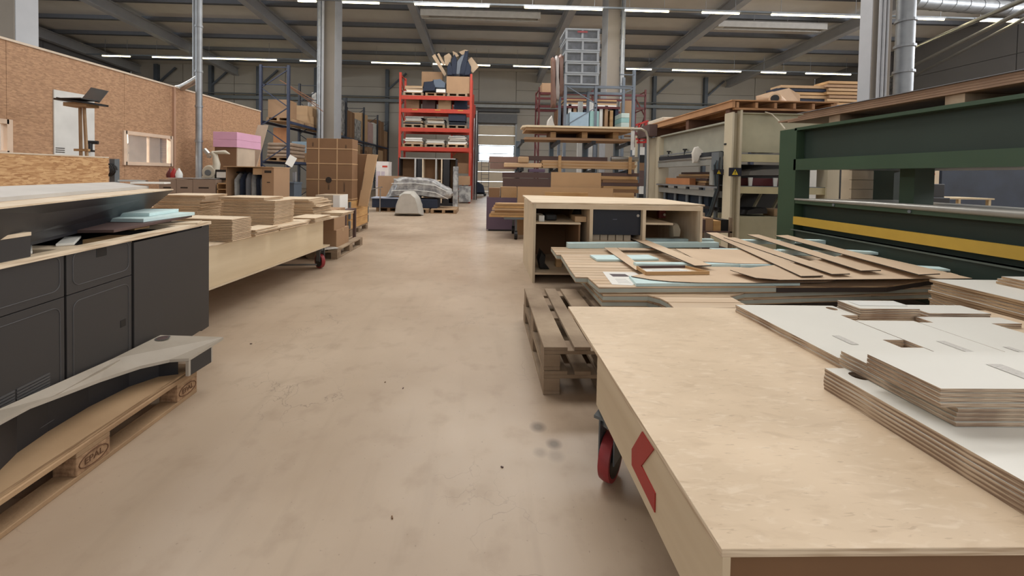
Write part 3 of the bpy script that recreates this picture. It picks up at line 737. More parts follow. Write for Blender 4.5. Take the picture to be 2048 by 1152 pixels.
strip([(1494, 470), (1517, 470), (1762, 542), (1722, 543)], (ZT+.02, ZT+.032), 'fourth plywood strip from the left across the foam bars')
strip([(1550, 472), (1575, 471), (1880, 549), (1838, 551)], (ZT+.03, ZT+.044), 'rightmost and widest plywood strip, beside the green press')
# paper drawing and small tray
pd = [A2(1205, 543.5, ZP+.001), A2(1270, 544.5, ZP+.001), A2(1292, 557, ZP+.001), A2(1264, 571, ZP+.001), A2(1224, 569, ZP+.001)]
pp_ = poly_board('drawing_sheet', pd, ZP+.0008, .001, [paper, paper], 'white paper with a technical drawing on the near panel', 'paper')
cx_, cy_ = pp_.location.x, pp_.location.y
q = [A2(1218, 548, ZP), A2(1250, 548.5, ZP), A2(1260, 554, ZP), A2(1226, 553.6, ZP)]
part('printed_shape', MB().prism([(a-cx_, b-cy_) for a, b in q], .0011, .0014), M('print_grey', (92, 82, 84), .8), pp_, label='dark grey printed rectangle')
for k in range(4):
    q = [A2(1230+k*2, 558.5+k*2.4, ZP), A2(1252+k*3, 558.8+k*2.4, ZP), A2(1252.6+k*3, 559.3+k*2.4, ZP), A2(1230.4+k*2, 559+k*2.4, ZP)]
    part('printed_line', MB().prism([(a-cx_, b-cy_) for a, b in q], .0011, .0014), M('print_line', (150, 146, 144), .8), pp_)
zt = ZP+.034
q = [A2(1274, 538, zt), A2(1370, 537, zt), A2(1418, 549, zt), A2(1292, 550, zt)]
tc_ = (sum(a for a, b in q)/4, sum(b for a, b in q)/4)
tt = thing('shallow_tray', 'shallow wooden tray with a white label insert', 'tray', (tc_[0], tc_[1], zt))
ql = [(a-tc_[0], b-tc_[1]) for a, b in q]
part('base', MB().prism(ql, .0, .006), ply, tt)
for i, nm in enumerate(('rim', 'rim', 'rim', 'rim')):
    a, b = ql[i], ql[(i+1) % 4]
    part(nm, MB().bar((a[0], a[1], .014), (b[0], b[1], .014), .012, .028), wood_m if i != 0 else brown_d, tt)
part('insert', MB().prism([(a*.78-.02, b*.7) for a, b in ql], .006, .009), paper, tt)
part('lettering', MB().box(-.22, .1, .02, .028, .009, .0096).box(-.15, .16, -.0, .006, .009, .0096), M('print_line', (150, 146, 144)), tt)
# ================================================================== LEFT
# near left pallet with a sheet on it
pallet('pallet with stamped blocks in the left foreground, a board lying on it', (-2.49, 1.09, 0), 0, m=pal_lt, mblk=pal_blk)
lp = bpy.data.objects['pallet.004'] if 'pallet.004' in bpy.data.objects else None
lp = [o for o in bpy.data.objects if o.get('label', '').startswith('pallet with stamped')][0]
stamp_m = M('burnt_stamp', (98, 66, 44), .8)
for y0 in (.5275, 1.055):
    b = [c for c in lp.children if c.name.startswith('block') and abs(c.location.y-y0) < .01 and c.location.x > .6][0]
    me = text_mesh('EPAL', .038); me.materials.append(stamp_m)
    mm = Matrix.Rotation(R(90), 4, 'Z') @ Matrix.Rotation(R(90), 4, 'X')
    me.transform(Matrix.Translation((.1015, .0725, .061)) @ mm)
    link('stamp', me, b)
    mb = MB(); pts = [(.1008, .0725+.062*math.cos(a*math.pi/12), .061+.030*math.sin(a*math.pi/12)) for a in range(25)]
    mb.tube(pts, .0022, 5, cap=False); part('stamp_ring', mb, stamp_m, b)
solo('chipboard_sheet', MB().box(-.42, .42, -.68, .66, 0.0005, .018, 1, 0), [M('board_brownish', (180, 150, 116), .5, scale=3, col2=(160, 130, 98), bump=.05), mdf_edge], 'bare brown sheet lying on the left pallet under the curved panel', 'board', (-2.118, 1.64, .1445), .0)
# dark camper-style cabinet unit
CA = .111
cx, cy = -2.02, 2.84; ZB0, ZC = .165, .945
cab = thing('cabinet_unit', 'long anthracite cabinet unit with rounded drawer fronts, left foreground', 'cabinet', (cx, cy, 0), CA)
def cl(px, py, xo=0.0):
    """photo position -> local (y, z) on the cabinet front plane"""
    d = fwd*F_PX + rgt*(px-PX0) - upv*(py-PY0)
    n_ = Vector((math.cos(CA), math.sin(CA), 0)); P0 = Vector((cx, cy, 0))+n_*xo
    t_ = (P0-CAM).dot(n_)/d.dot(n_); W_ = CAM+d*t_
    e = Vector((-math.sin(CA), math.cos(CA), 0))
    return (W_-P0).dot(e), W_.z
LEN = -2.7
part('carcass', MB().box(-.60, -.02, LEN, 0, ZB0+.02, .50).box(-.60, -.02, -.30, 0, .5, ZC-.03).box(-.60, -.02, LEN, -2.0, .5, ZC-.03).box(-.6, -.55, LEN, 0, .5, ZC-.03), dgray, cab)
part('end_panel', MB().box(-.60, -.001, 0, .016, ZB0, ZC-.022), dgray, cab)
part('plinth', MB().box(-.58, -.05, LEN, -.02, ZB0-.001, ZB0+.02), black, cab)
def yl(px): return cl(px, 560)[0]
ydoor0, ydoor1 = yl(266), yl(403)
panels = []
def round_front(pxa, pxb, z0, z1, name, proud=.0):
    ya, yb = yl(pxa), yl(pxb)
    f = part(name, MB().box(-.018, proud, ya, yb, z0, z1), dgray, cab, bev=.002)
    return f, ya, yb
def ring(ya, yb, z0, z1, r=.035, wd=.006):
    pts = []
    for (cy_, cz_, a0) in ((yb-r, z1-r, 0), (ya+r, z1-r, 90), (ya+r, z0+r, 180), (yb-r, z0+r, 270)):
        for k in range(6): a = R(a0+k*18); pts.append((0.0008, cy_+r*math.cos(a), cz_+r*math.sin(a)))
    pts.append(pts[0]); return MB().tube(pts, wd/2, 6, cap=False)
zmid = cl(200, 569)[1]*.5+cl(200, 583)[1]*.5
face_z0, face_z1 = ZB0+.0, ZC-.024
# tall plain door
zv1, zv0 = cl(96, 748)[1], cl(96, 771)[1]
zsp = cl(250, 554)[1]
part('door', MB().box(-.018, .004, ydoor0+.003, ydoor1, face_z0+.01, face_z1-.012), dgray, cab, bev=.002)
part('stile', MB().box(-.018, .0, ydoor1+.003, 0, face_z0, face_z1), dgray, cab)
y2a, y2b = yl(133), yl(263); y1a, y1b = yl(-150), yl(128); y0a, y0b = yl(-400), yl(-154)
for (ya, yb) in ((y2a, y2b), (y1a, y1b), (max(y0a, LEN), y0b)):
    d1 = part('drawer_front', MB().box(-.018, .0, ya, yb, zsp+.002, face_z1), dgray, cab, bev=.001)
    d2 = part('door', MB().box(-.018, .0, ya, yb, face_z0, zsp-.002), dgray, cab, bev=.001)
    part('routed_groove', ring(ya+.03, yb-.02, cl(250, 541)[1], cl(250, 483)[1], wd=.0035), groove, d1)
    part('routed_groove', ring(ya+.03, yb-.02, .20, cl(250, 568)[1], wd=.0035), groove, d2)
    if ya == y2a:
        y_, z_ = cl(203, 504)
        part('handle_hole', MB().box(-.002, .0018, y_-.03, y_+.03, z_-.022, z_+.022), black, d1, bev=.004)
        y_, z_ = cl(246, 646)
        part('handle_hole', MB().box(-.002, .0018, y_-.018, y_+.018, z_-.02, z_+.02), black, d2, bev=.003)
    for s0 in ((yl(30), yl(97)), (yl(-28), yl(26))) if ya == y1a else ():
        for k in range(5):
            part('vent_slot', MB().box(-.001, .0035, s0[0], s0[1], zv0+(zv1-zv0)*k/4-.004, zv0+(zv1-zv0)*k/4+.004), groove, d2)
# worktop frame: plywood rim with openings
rim = MB()
rim.box(-.62, .012, LEN, -2.05, ZC-.022, ZC).box(-.62, .012, -.26, .018, ZC-.022, ZC)
rim.box(-.05, .012, -2.05, -.26, ZC-.022, ZC).box(-.62, -.52, -2.05, -.26, ZC-.022, ZC).box(-.52, -.05, -1.05, -.95, ZC-.022, ZC)
part('worktop', rim, [ply], cab, bev=.001)
part('worktop_edge', MB().box(.0121, .0135, LEN, .018, ZC-.0215, ZC-.001), edge_lt, cab)
part('inner_shelf', MB().box(-.52, -.05, -2.05, -.26, .60, .616), brown_d, cab)
# long box with a pale top lying on the unit
bx = thing('boxed_panel', 'long dark lidless casing with a pale top, lying across the anthracite cabinet', 'furniture part', (0, 0, 0))
def wl(lx, ly, z): # cabinet local -> world
    c, s = math.cos(CA), math.sin(CA); return Vector((cx+lx*c-ly*s, cy+lx*s+ly*c, z))
# outline from the photo: bottom edge (0,447..)->(330,412); top front (0,420)->(345,380)
zt = 1.165
tp = [at(-30, 423, z=zt), at(150, 402, z=zt), at(345, 380.5, z=zt-.005), at(322, 369, z=zt-.005), at(120, 383, z=zt), at(-60, 395, z=zt)]
ff = [at(-30, 423, z=zt), at(345, 380.5, z=zt)]
bb = [at(-30, 455, z=.985), at(330, 409, z=.985)]
def hexa(a, b, c, d, th, m=0):
    """slab between quad a-b-c-d and the same pushed by vector th"""
    vs = [a, b, c, d, a+th, b+th, c+th, d+th]
    return MB().add(vs, [(3,2,1,0),(4,5,6,7),(0,1,5,4),(1,2,6,5),(2,3,7,6),(3,0,4,7)], m)
fA, fB = at(-60, 425, z=zt), at(347, 380, z=zt); gA = Vector((fA.x-.10, fA.y, .99)); gB = Vector((fB.x-.14, fB.y-.10, .99))
dn = Vector((-.02, 0, 0))
part('front_board', hexa(gA, gB, fB, fA, dn), M('dark_shell', (34, 36, 42), .4), bx)
bk = Vector((-.42, -.02, .0))
part('end_board', hexa(gB, gB+bk*.9, fB+bk, fB, Vector((0, -.02, 0))), M('dark_shell', (34, 36, 42), .4), bx)
part('top_rail', hexa(fA, fB, fB+Vector((-.13, -.07, .004)), fA+Vector((-.13, 0, .004)), Vector((0, 0, .007))), ply, bx)
part('top_panel', hexa(fA+Vector((-.13, 0, .012)), fB+Vector((-.13, -.06, .012)), fB+Vector((-.42, -.02, .035)), fA+Vector((-.55, 0, .035)), Vector((0, 0, .018))), [M('pale_grey_panel', (190, 186, 180), .5)], bx)
part('bottom_board', hexa(gA, gB, gB+bk*.8, gA+bk*.8, Vector((0, 0, -.015))), M('dark_shell', (34, 36, 42), .4), bx)
q = fB+Vector((-.33, .02, .058))
solo('hinge_plate', MB().box(-.07, .05, -.02, .02, 0, .012).box(.05, .09, -.035, .035, 0, .01), silver, 'small metal fitting at the far end of the long casing', 'fitting', q, .5)
solo('white_offcut', MB().box(-.1, .1, -.05, .05, 0, .012), paper, 'white offcut at the far tip of the long casing', 'offcut', fB+Vector((-.14, -.03, .046)), .3)
# supports under the casing, and the clutter between it and the worktop
def wbox(name, lab, cat, lx, ly, z, sx, sy, sz, m, rz=0, bev=.002, group=None):
    p = wl(lx, ly, z); return solo(name, MB().box(-sx/2, sx/2, -sy/2, sy/2, 0, sz), m, lab, cat, p, CA+rz, group, bev)
wbox('timber_block', 'wooden block propping the long casing, its near support', 'block', -.3, -1.5, ZC+.001, .3, .12, .028, wood_m)
wbox('timber_block', 'wooden block propping the long casing, its far support', 'block', -.3, -.4, ZC+.001, .3, .12, .028, wood_m)
wbox('dark_sheet', 'dark laminated panel lying under the blue foam pieces', 'board', -.33, -.40, ZC+.031, .52, .75, .016, [brown_d], .08)
wbox('foam_piece', 'lower pale blue foam piece on the anthracite cabinet', 'foam', -.26, -.22, ZC+.048, .34, .42, .022, foam, -.1)
wbox('foam_piece', 'upper pale blue foam piece on the anthracite cabinet', 'foam', -.30, -.18, ZC+.071, .26, .30, .022, foam, .05)
wbox('plywood_offcut', 'pale triangular offcut at the far corner of the worktop', 'offcut', -.14, -.14, ZC+.001, .3, .12, .01, ply, .3)
wbox('white_board', 'white strip lying over the worktop opening', 'board', -.22, -1.03, ZC+.001, .08, .42, .012, white_lam, .75)
wbox('white_board', 'short white strip beyond the long white strip in the opening', 'board', -.16, -.86, ZC+.001, .06, .26, .012, white_lam, .6)
wbox('plywood_offcut', 'small pale offcut lying close behind the dark corner box', 'offcut', -.20, -1.36, ZC+.001, .26, .30, .016, [ply], .3)
mb = MB()
for k in range(5):
    pts = [wl(-.28-.03*k, -1.25+.12*j, ZC+.03+.02*math.sin(j*1.3+k)+.012*k) for j in range(6)]
    mb.tube(pts, .018, 6)
solo('cable_bundle', mb, black, 'black cables bunched between the casing and the worktop', 'cable', smooth=True)
wbox('carton_piece', 'small wooden piece inside the opening near the foam', 'offcut', -.14, -.66, .617, .12, .16, .32, wood_m)
# small dark box at the left edge
q = wl(-.06, 0, 0)
ya, yb_ = cl(-140, 480)[0], cl(62, 470)[0]
sb = thing('drawer_box', 'small anthracite box with a pale rim at the left edge', 'box', wl(0, 0, 0), CA)
part('front', MB().box(-.02, -.002, ya, yb_, ZC+.001, ZC+.088), dgray, sb)
part('side', MB().box(-.40, -.02, yb_-.016, yb_, ZC+.001, ZC+.088), dgray, sb)
part('rim', MB().box(-.40, -.002, ya, yb_+.004, ZC+.0885, ZC+.104), ply, sb, bev=.001)
# curved greige panel leaning on pallet and cabinet
cp = thing('curved_panel', 'grey-beige table-like panel with a concave edge, leaning against the cabinet', 'panel', (0, 0, 0))
out = [(447, 674, .275), (378, 716.5, .265), (339, 719, .27), (280, 732, .285), (200, 758, .312), (120, 788, .342), (60, 810, .372), (-20, 852, .42), (-20, 826, .40), (96, 778, .355), (224, 718, .335), (321, 670, .32)]
P3 = [at(a, b, z=c) for a, b, c in out]
# keep the top clear of the cabinet front
n_ = Vector((math.cos(CA), math.sin(CA), 0)); C0 = Vector((cx, cy, 0))
P3 = [p+n_*max(0, .012-(p-C0).dot(n_)) if (p-C0).dot(n_) < .012 else p for p in P3]
n = len(P3); mb = MB()
vs = [p-Vector((0, 0, .016)) for p in P3]+P3
mb.add(vs, [tuple(range(n)), tuple(range(n, 2*n))[::-1]], 0)
mb.add(vs, [(i, (i+1) % n, (i+1) % n+n, i+n) for i in range(n)], 1)
part('table_top', mb, [grayb, M('pale_edge_band', (178, 170, 158), .5)], cp)
ap = MB()
cur = [P3[i] for i in range(1, 8)]
for i in range(len(cur)-1):
    a, b = cur[i].copy(), cur[i+1].copy()
    ins = Vector((-.075, .02, 0))
    a += ins; b += ins
    za, zb = .1635, .1635
    A0 = Vector((a.x, a.y, za)); B0 = Vector((b.x, b.y, zb)); A1 = a-Vector((0, 0, .018)); B1 = b-Vector((0, 0, .018))
    ap.add([A0, B0, B1, A1]+[p+Vector((-.012, .012, 0)) for p in (A0, B0, B1, A1)], [(0,1,2,3),(7,6,5,4),(0,4,5,1),(3,2,6,7),(0,3,7,4),(1,5,6,2)])
part('curved_apron', ap, M('dark_shell', (0, 0, 0)), cp, label='dark curved apron')  # apron's dark colour also carries the shade below the panel
a = P3[1]; b = P3[0]
ee = (b-a).normalized()
def vert_board(p, q, z0, zoff, th, m):
    A0 = Vector((p.x, p.y, z0)); B0 = Vector((q.x, q.y, z0)); A1 = p-Vector((0, 0, zoff)); B1 = q-Vector((0, 0, zoff)); t_ = (B0-A0).cross(Vector((0,0,1))).normalized()*-th
    return MB().add([A0, B0, B1, A1]+[x+t_ for x in (A0, B0, B1, A1)], [(0,1,2,3),(7,6,5,4),(0,4,5,1),(3,2,6,7),(0,3,7,4),(1,5,6,2)])
part('end_board', vert_board(a+ee*.012, a+(b-a)*.62, .1635, .017, .015, dgray), dgray, cp)
part('edge_strip', vert_board(a-ee*.002, a+ee*.011, .1635, .017, .018, ply), M('pale_edge_band', (214, 206, 192), .5), cp)
part('edge_strip', vert_board(a+(b-a)*.62, a+(b-a)*.66, .1635, .017, .018, ply), M('pale_edge_band', (214, 206, 192), .5), cp)
h = at(325, 676, z=.322)
part('cable_hole', MB().lathe([(.028, 0), (.028, .0016)], (h.x+.0, h.y-.0, .3215), 18), brown_d, cp)
part('hole_ring', MB().lathe([(.036, 0), (.036, .0008)], (h.x+.0, h.y-.0, .3215), 18), silver, cp)

# ---- second sheet trolley (left, mid distance)
TA = math.atan2(-( -2.155+2.325), 5.17-3.27)       # slight yaw
ft = Vector((-2.325, 3.27, 0)); e_ = Vector((-2.155+2.325, 5.17-3.27, 0)).normalized()
lt = thing('sheet_trolley', 'long plywood trolley carrying board stacks, left of the aisle', 'trolley', ft, TA)
LT = 1.905; TZ2 = .690
part('side_apron', MB().box(-.02, 0, -.35, LT, .32, TZ2-.018), M('apron_warm', (222, 203, 172), .5, scale=1.4, stretch=(1, .5, 5), col2=(208, 187, 154)), lt, bev=.001)
part('table_top', MB().box(-1.5, .02, -.5, 2.52, TZ2-.018, TZ2, 1, 0), [ply, edge_lt], lt, bev=.001)
part('base_board', MB().box(-1.4, .012, -.35, LT+.16, .302, .32), ply_side, lt)
part('end_apron', MB().box(-1.4, -.02, LT-.02, LT, .32, TZ2-.018), ply_side, lt)
part('side_apron', MB().box(-1.4, -1.38, -.35, LT, .32, TZ2-.018), ply_side, lt)
castor(lt, -.10, -.12, R(6), .1, .30, M('pale_tyre', (176, 172, 168), .5)); castor(lt, -.08, LT+.10, R(58)); castor(lt, -1.3, .1, 0); castor(lt, -1.3, 1.7, R(10))
part('cross_tube', MB().tube([(-1.2, 1.75, .06), (-.1, LT+.02, .07)], .012, 8), steel, lt)
def lw(lx, ly): c, s = math.cos(TA), math.sin(TA); return (ft.x+lx*c-ly*s, ft.y+lx*s+ly*c)
gap_shade = M('board_core_brown', (110, 84, 62), .85)  # dark inset band: shade between stacked boards put into the colour
edge2 = M('stack_edge', (206, 180, 150), .75, scale=12, stretch=(.3, .3, 4), col2=(166, 138, 108), rnd=.07)
def tstack(pxc, pyb, w_, d_, n, t, lab, labtop, grp, rot=.0, jit=.004, lean=None, turn=0, z0=None):
    """pile on the left trolley; near-right bottom corner seen at (pxc,pyb)"""
    zz = (TZ2 if z0 is None else z0)+.0005
    p = at(pxc, pyb, z=TZ2)
    me = MB().box(-w_/2, w_/2, -d_/2, d_/2, t*.30, t-.0004, 1, 0).box(-w_/2+.018, w_/2-.018, -d_/2+.018, d_/2-.018, .0003, t*.30, 2, 2).mesh('plywood_board', [ply, edge2, gap_shade])
    c, s = math.cos(TA+turn), math.sin(TA+turn)
    cxx, cyy = p.x+(-w_/2)*c-(d_/2)*s, p.y+(-w_/2)*s+(d_/2)*c
    for k in range(n):
        dx = lean(k) if lean else 0
        o = link('plywood_board', me, None, (cxx+random.uniform(-jit, jit)+dx, cyy+random.uniform(-jit, jit), zz+k*t), TA+turn+random.uniform(-rot, rot))
        tag(o, labtop if k == n-1 else below(n-1-k, lab), 'board', grp)
    return zz+n*t
gT = 'plywood boards piled on the left trolley'
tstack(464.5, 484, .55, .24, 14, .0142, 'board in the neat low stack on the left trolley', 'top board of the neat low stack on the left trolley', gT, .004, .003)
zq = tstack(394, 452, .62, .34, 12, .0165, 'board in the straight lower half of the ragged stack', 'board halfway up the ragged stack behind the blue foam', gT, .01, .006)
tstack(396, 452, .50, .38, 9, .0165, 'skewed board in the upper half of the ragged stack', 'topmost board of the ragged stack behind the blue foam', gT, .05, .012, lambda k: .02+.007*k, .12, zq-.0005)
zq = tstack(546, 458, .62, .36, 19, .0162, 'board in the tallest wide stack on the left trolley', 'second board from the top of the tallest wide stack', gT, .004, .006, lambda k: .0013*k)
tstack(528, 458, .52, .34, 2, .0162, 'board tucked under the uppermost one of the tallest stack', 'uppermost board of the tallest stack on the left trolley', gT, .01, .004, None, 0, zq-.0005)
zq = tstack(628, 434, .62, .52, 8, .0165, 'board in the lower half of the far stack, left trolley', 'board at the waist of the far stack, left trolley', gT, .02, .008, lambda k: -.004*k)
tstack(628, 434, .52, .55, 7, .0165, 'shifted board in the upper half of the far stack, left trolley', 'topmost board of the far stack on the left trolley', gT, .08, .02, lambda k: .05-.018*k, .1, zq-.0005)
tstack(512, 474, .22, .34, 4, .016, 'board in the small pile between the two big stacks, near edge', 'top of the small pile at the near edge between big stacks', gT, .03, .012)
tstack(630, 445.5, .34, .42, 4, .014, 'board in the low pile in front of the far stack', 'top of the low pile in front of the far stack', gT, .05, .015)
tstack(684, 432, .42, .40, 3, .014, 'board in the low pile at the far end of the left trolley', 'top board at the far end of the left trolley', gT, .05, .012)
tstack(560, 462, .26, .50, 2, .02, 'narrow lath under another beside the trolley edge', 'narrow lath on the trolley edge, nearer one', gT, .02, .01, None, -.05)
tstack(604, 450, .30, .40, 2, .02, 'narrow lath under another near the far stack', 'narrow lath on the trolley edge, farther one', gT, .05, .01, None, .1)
p = at(538, 440.5, z=TZ2+.068)
solo('thin_board', MB().box(-.14, .14, -.10, .10, 0, .008), ply, 'thin pale board jutting out above the small pile', 'board', (p.x, p.y, TZ2+.0665), .3)

# ---- cartons on a pallet beyond the trolley
pallet('pallet under two brown cartons beyond the left trolley', (-3.02, 5.84, 0), 0)
def carton(name, lab, x0, x1, y0, y1, z0, z1, m=card, rz=0, group=None, seam='x', ctape=True, cat='carton', marks=None):
    cx_, cy_ = (x0+x1)/2, (y0+y1)/2; a, b, h_ = (x1-x0)/2, (y1-y0)/2, z1-z0
    o = solo(name, MB().box(-a, a, -b, b, 0, h_), m, lab, cat, (cx_, cy_, z0), rz, group)
    if ctape:
        if seam == 'x': q = MB().box(-a-.002, a+.002, -.025, .025, h_-.05, h_+.0015)
        else: q = MB().box(-.025, .025, -b-.002, b+.002, h_-.05, h_+.0015)
        part('tape', q, tape, o)
    for mk in (marks or []): # (u0,u1,v0,v1) on the near face
        part('print', MB().box(mk[0]*a*2-a, mk[1]*a*2-a, -b-.0015, -b, mk[2]*h_, mk[3]*h_), ink, o)
    return o
carton('cardboard_carton', 'lower brown carton on the pallet beyond the left trolley', -2.95, -2.30, 6.0, 6.55, .145, .145+.27, card)
o = carton('cardboard_carton', 'upper brown carton with a small red label beyond the left trolley', -2.98, -2.33, 5.98, 6.45, .416, .416+.32, card)
part('red_label', MB().box(.326, .3275, -.19, -.08, .22, .27), red_m, o)
for k in range(3):
    solo('paper_sheet', MB().box(-.12, .12, -.16, .16, 0, .004), paper, ('lowest', 'middle', 'topmost')[k]+' of the loose papers on the pallet beyond the trolley', 'paper', (-2.62+.1*k, 5.90+.02*k, .1455+.005*k), .2+.25*k, 'loose papers on the pallet')
# ---- timber collar box with a tall strapped carton
kx0, kx1, ky0, ky1 = -3.55, -2.75, 7.9, 9.1
pallet('pallet under the timber collar box', (kx0, ky0, 0), 0)
cb = thing('pallet_collar_box', 'pine collar box of three board rows beside the aisle', 'crate', (kx0, ky0, .145))
for k in range(3):
    z0 = .002+k*.197
    for nm, bxs in (('board', (kx1-kx0-.02, kx1-kx0, 0, ky1-ky0)), ('board', (0, .02, 0, ky1-ky0)), ('board', (0, kx1-kx0, -.02, 0)), ('board', (0, kx1-kx0, ky1-ky0, ky1-ky0+.02))):
        part(nm, MB().box(*bxs, z0+.004, z0+.193), wood_w, cb, bev=.002)
    for hx, hy in ((kx1-kx0, 0), (0, 0), (kx1-kx0, ky1-ky0), (0, ky1-ky0)):
        part('corner_hinge', MB().box(hx-.03, hx+.006, hy-.026, hy+.03, z0+.02, z0+.18), steel_d, cb)
tc = thing('tall_carton', 'tall brown carton with straps and a black round mark, standing in the collar box', 'carton', (-3.66, 7.93, .74))
H_ = 1.27; Wc = .93
part('carton_body', MB().box(0, Wc, 0, .34, 0, H_), card_d, tc, bev=.004)
strap_m = M('clear_strap', (190, 156, 118), .35)
for f in (.27, .67): part('strap', MB().box(f*Wc-.01, f*Wc+.01, -.004, .344, 0, H_+.003), strap_m, tc)
for z in (.02, .42, .745, 1.05): part('strap', MB().box(-.003, Wc+.003, -.005, .345, z, z+.02), strap_m, tc)
part('round_mark', MB().lathe([(.062, -.0052), (.062, -.0065)], (.49*Wc, 0, .42), 24, 'y'), ink, tc)
for (u, v, hh) in ((.14, 1.10, .09), (.86, 1.05, .10), (.49, .22, .12), (.83, .18, .2)):
    for k in range(3): part('print', MB().box(u*Wc-.014+.011*k, u*Wc-.009+.011*k, -.0015, 0, v, v+hh*(1-.2*(k % 2))), ink, tc)
# flat cartons leaning in the box
def lean_flat(lab, pxb0, pxb1, pxt0, pxt1, yt, y, th, m, grp='flat cartons leaning in the collar box'):
    a, b = at(pxb0, 402, y=y), at(pxb1, 402, y=y); c, d = at(pxt0, yt, y=y), at(pxt1, yt, y=y)
    zb = .60; t = thing('flat_carton', lab, 'carton', (a.x, y, zb), 0, grp)
    vs = [Vector((0, 0, 0)), Vector((b.x-a.x, 0, 0)), Vector((d.x-a.x, 0, c.z-zb)), Vector((c.x-a.x, 0, c.z-zb))]; vs += [v+Vector((0, th, 0)) for v in vs]
    part('carton_body', MB().add(vs, [(0,1,2,3),(7,6,5,4),(0,4,5,1),(1,5,6,2),(2,6,7,3),(3,7,4,0)]), m, t, bev=.004); return t
t = lean_flat('broad pale flat carton leaning right, nearest in the collar box', 716, 735, 734, 755, 309, 8.29, .05, card_l)
part('print', MB().bar((.07, -.003, .35), (.13, -.003, .75), .004, .018), ink, t)
for k in range(4):
    lean_flat(('second', 'third', 'fourth', 'farthest')[k]+' flat brown carton leaning behind the broad pale one', 706-2*k, 722+2*k, 712+4*k, 736+4*k, 308, 8.36+.07*k, .055, (card_d, card)[k % 2])
# small grey-and-white carton before the tall one
x0, x1, z0, z1 = fr(632, 666, 390, 420, 6.9)
solo('side_table', MB().box(x0-.3, x1+.25, 6.85, 7.4, z0-.04, z0).box(x0-.3, x0-.25, 6.85, 6.9, 0, z0-.04).box(x1+.2, x1+.25, 6.85, 6.9, 0, z0-.04).box(x0-.3, x0-.25, 7.35, 7.4, 0, z0-.04).box(x1+.2, x1+.25, 7.35, 7.4, 0, z0-.04), brown_d, 'low brown table behind the far end of the left trolley', 'table')
o = carton('cardboard_carton', 'small beige carton with a white side before the tall strapped carton', x0, x1+.12, 6.88, 7.3, z0+.001, z1, M('beige_carton', (176, 160, 138), .8))
part('white_side', MB().box((x1-x0+.12)/2, (x1-x0+.12)/2+.004, -.2, .2, .0, z1-z0), paper, o)
part('white_front', MB().box((x1-x0+.12)/2-.11, (x1-x0+.12)/2+.004, -.2135, -.21, .0, z1-z0), paper, o)
# ================================================================== OSB office on the left
OX = -6.2
def oy(px, py=300): return at(px, py, x=OX).y
def oz(px, py): return at(px, py, x=OX).z
OT = oz(300, 161.5); OE = oy(520, 222)
off = thing('office_wall', 'chipboard office wall along the left side of the hall', 'wall', (OX, 0, 0)); off['kind'] = 'structure'; off.name = 'wall_office'
wins = [(oy(-60), oy(14), oz(-23, 303), oz(-23, 241)), (oy(249), oy(340), oz(295, 327), oz(295, 271))]
def osb_run(y0, y1, z0, z1): part('osb_panel', MB().box(-.03, 0, y0+.002, y1-.002, z0, z1), osb, off)
cuts = [(-1, wins[0][0]), (wins[0][1], wins[1][0]), (wins[1][1], OE)]
for a, b in cuts:
    n = max(1, round((b-a)/1.25))
    for k in range(n): osb_run(a+(b-a)*k/n, a+(b-a)*(k+1)/n, 0, OT)
for a, b, z0, z1 in wins:
    osb_run(a, b, 0, z0); osb_run(a, b, z1, OT)
part('end_panel', MB().box(-5.5, 0, OE, OE+.03, 0, OT), osb, off)
part('top_trim', MB().box(-.07, .015, -1, OE+.03, OT, OT+.03), M('trim_pale', (206, 190, 170), .6), off)
part('office_roof', MB().box(-5.5, -.07, -1, OE, OT-.06, OT), roof_m, off)
ww = M('window_frame_pale', (214, 190, 168), .5)
for i, (a, b, z0, z1) in enumerate(wins):
    t = thing('window_%d' % (i+1), 'window', 'window', (OX, (a+b)/2, z0)); del t['label']; del t['category']; t['kind'] = 'structure'
    h = (b-a)/2; H2 = z1-z0
    for bb in ((-h-.04, -h+.02, -.04, H2+.04), (h-.02, h+.04, -.04, H2+.04), (-h, h, -.04, .02), (-h, h, H2-.02, H2+.04)):
        part('window_frame', MB().box(-.05, .03, bb[0], bb[1], bb[2], bb[3]), ww, t)
    part('mullion', MB().box(-.03, .01, -.01, .01, 0, H2), ww, t)
    g2 = M('office_glass', (205, 215, 220), .05); g2.node_tree.nodes['Principled BSDF'].inputs['Alpha'].default_value = .12
    part('pane', MB().box(-.02, -.014, -h, h, 0, H2), g2, t)
a, b, z0, z1 = wins[1]
shf = thing('office_shelf', 'white shelf unit seen through the office window', 'shelf', (OX-.9, a+.5*(b-a), 0))
for z in (1.42, 1.62, 1.80): part('shelf_board', MB().box(-.3, 0, 0, .6, z, z+.02), white_m, shf)
for y in (0, .58): part('side_panel', MB().box(-.3, 0, y, y+.02, 0, 2.0), white_m, shf)
solo('office_partition', MB().box(-8.9, -8.8, 0, OE-.1, 0, OT-.07), M('office_paint', (206, 200, 192), .7), 'pale inner wall behind the office windows', 'wall')['kind'] = 'structure'
area('office_lamp', (-7.6, 6.0, OT-.12), .3, 3.5, 260)  # unseen area light added to brighten the room behind the panes
solo('spray_bottle', MB().lathe([(.035, 0), (.035, .12), (.015, .15), (.015, .18)], n=14), white_m, 'white bottle on the sill behind the office window', 'bottle', (OX-.12, a+.09, z0+.022), smooth=True)
solo('window_shelf', MB().box(-.25, -.055, 0, b-a-.1, 0, .018), ww, 'inner sill of the office window', 'sill', (OX, a+.05, z0+.001))
solo('wall_conduit', MB().box(.001, .04, -.02, .02, 0, OT-1.35).box(.001, .07, -.06, .06, -.12, 0), M('conduit_tan', (176, 140, 116), .6), 'pale vertical cable duct with a socket box on the office wall', 'duct', (OX, oy(346), 1.35))
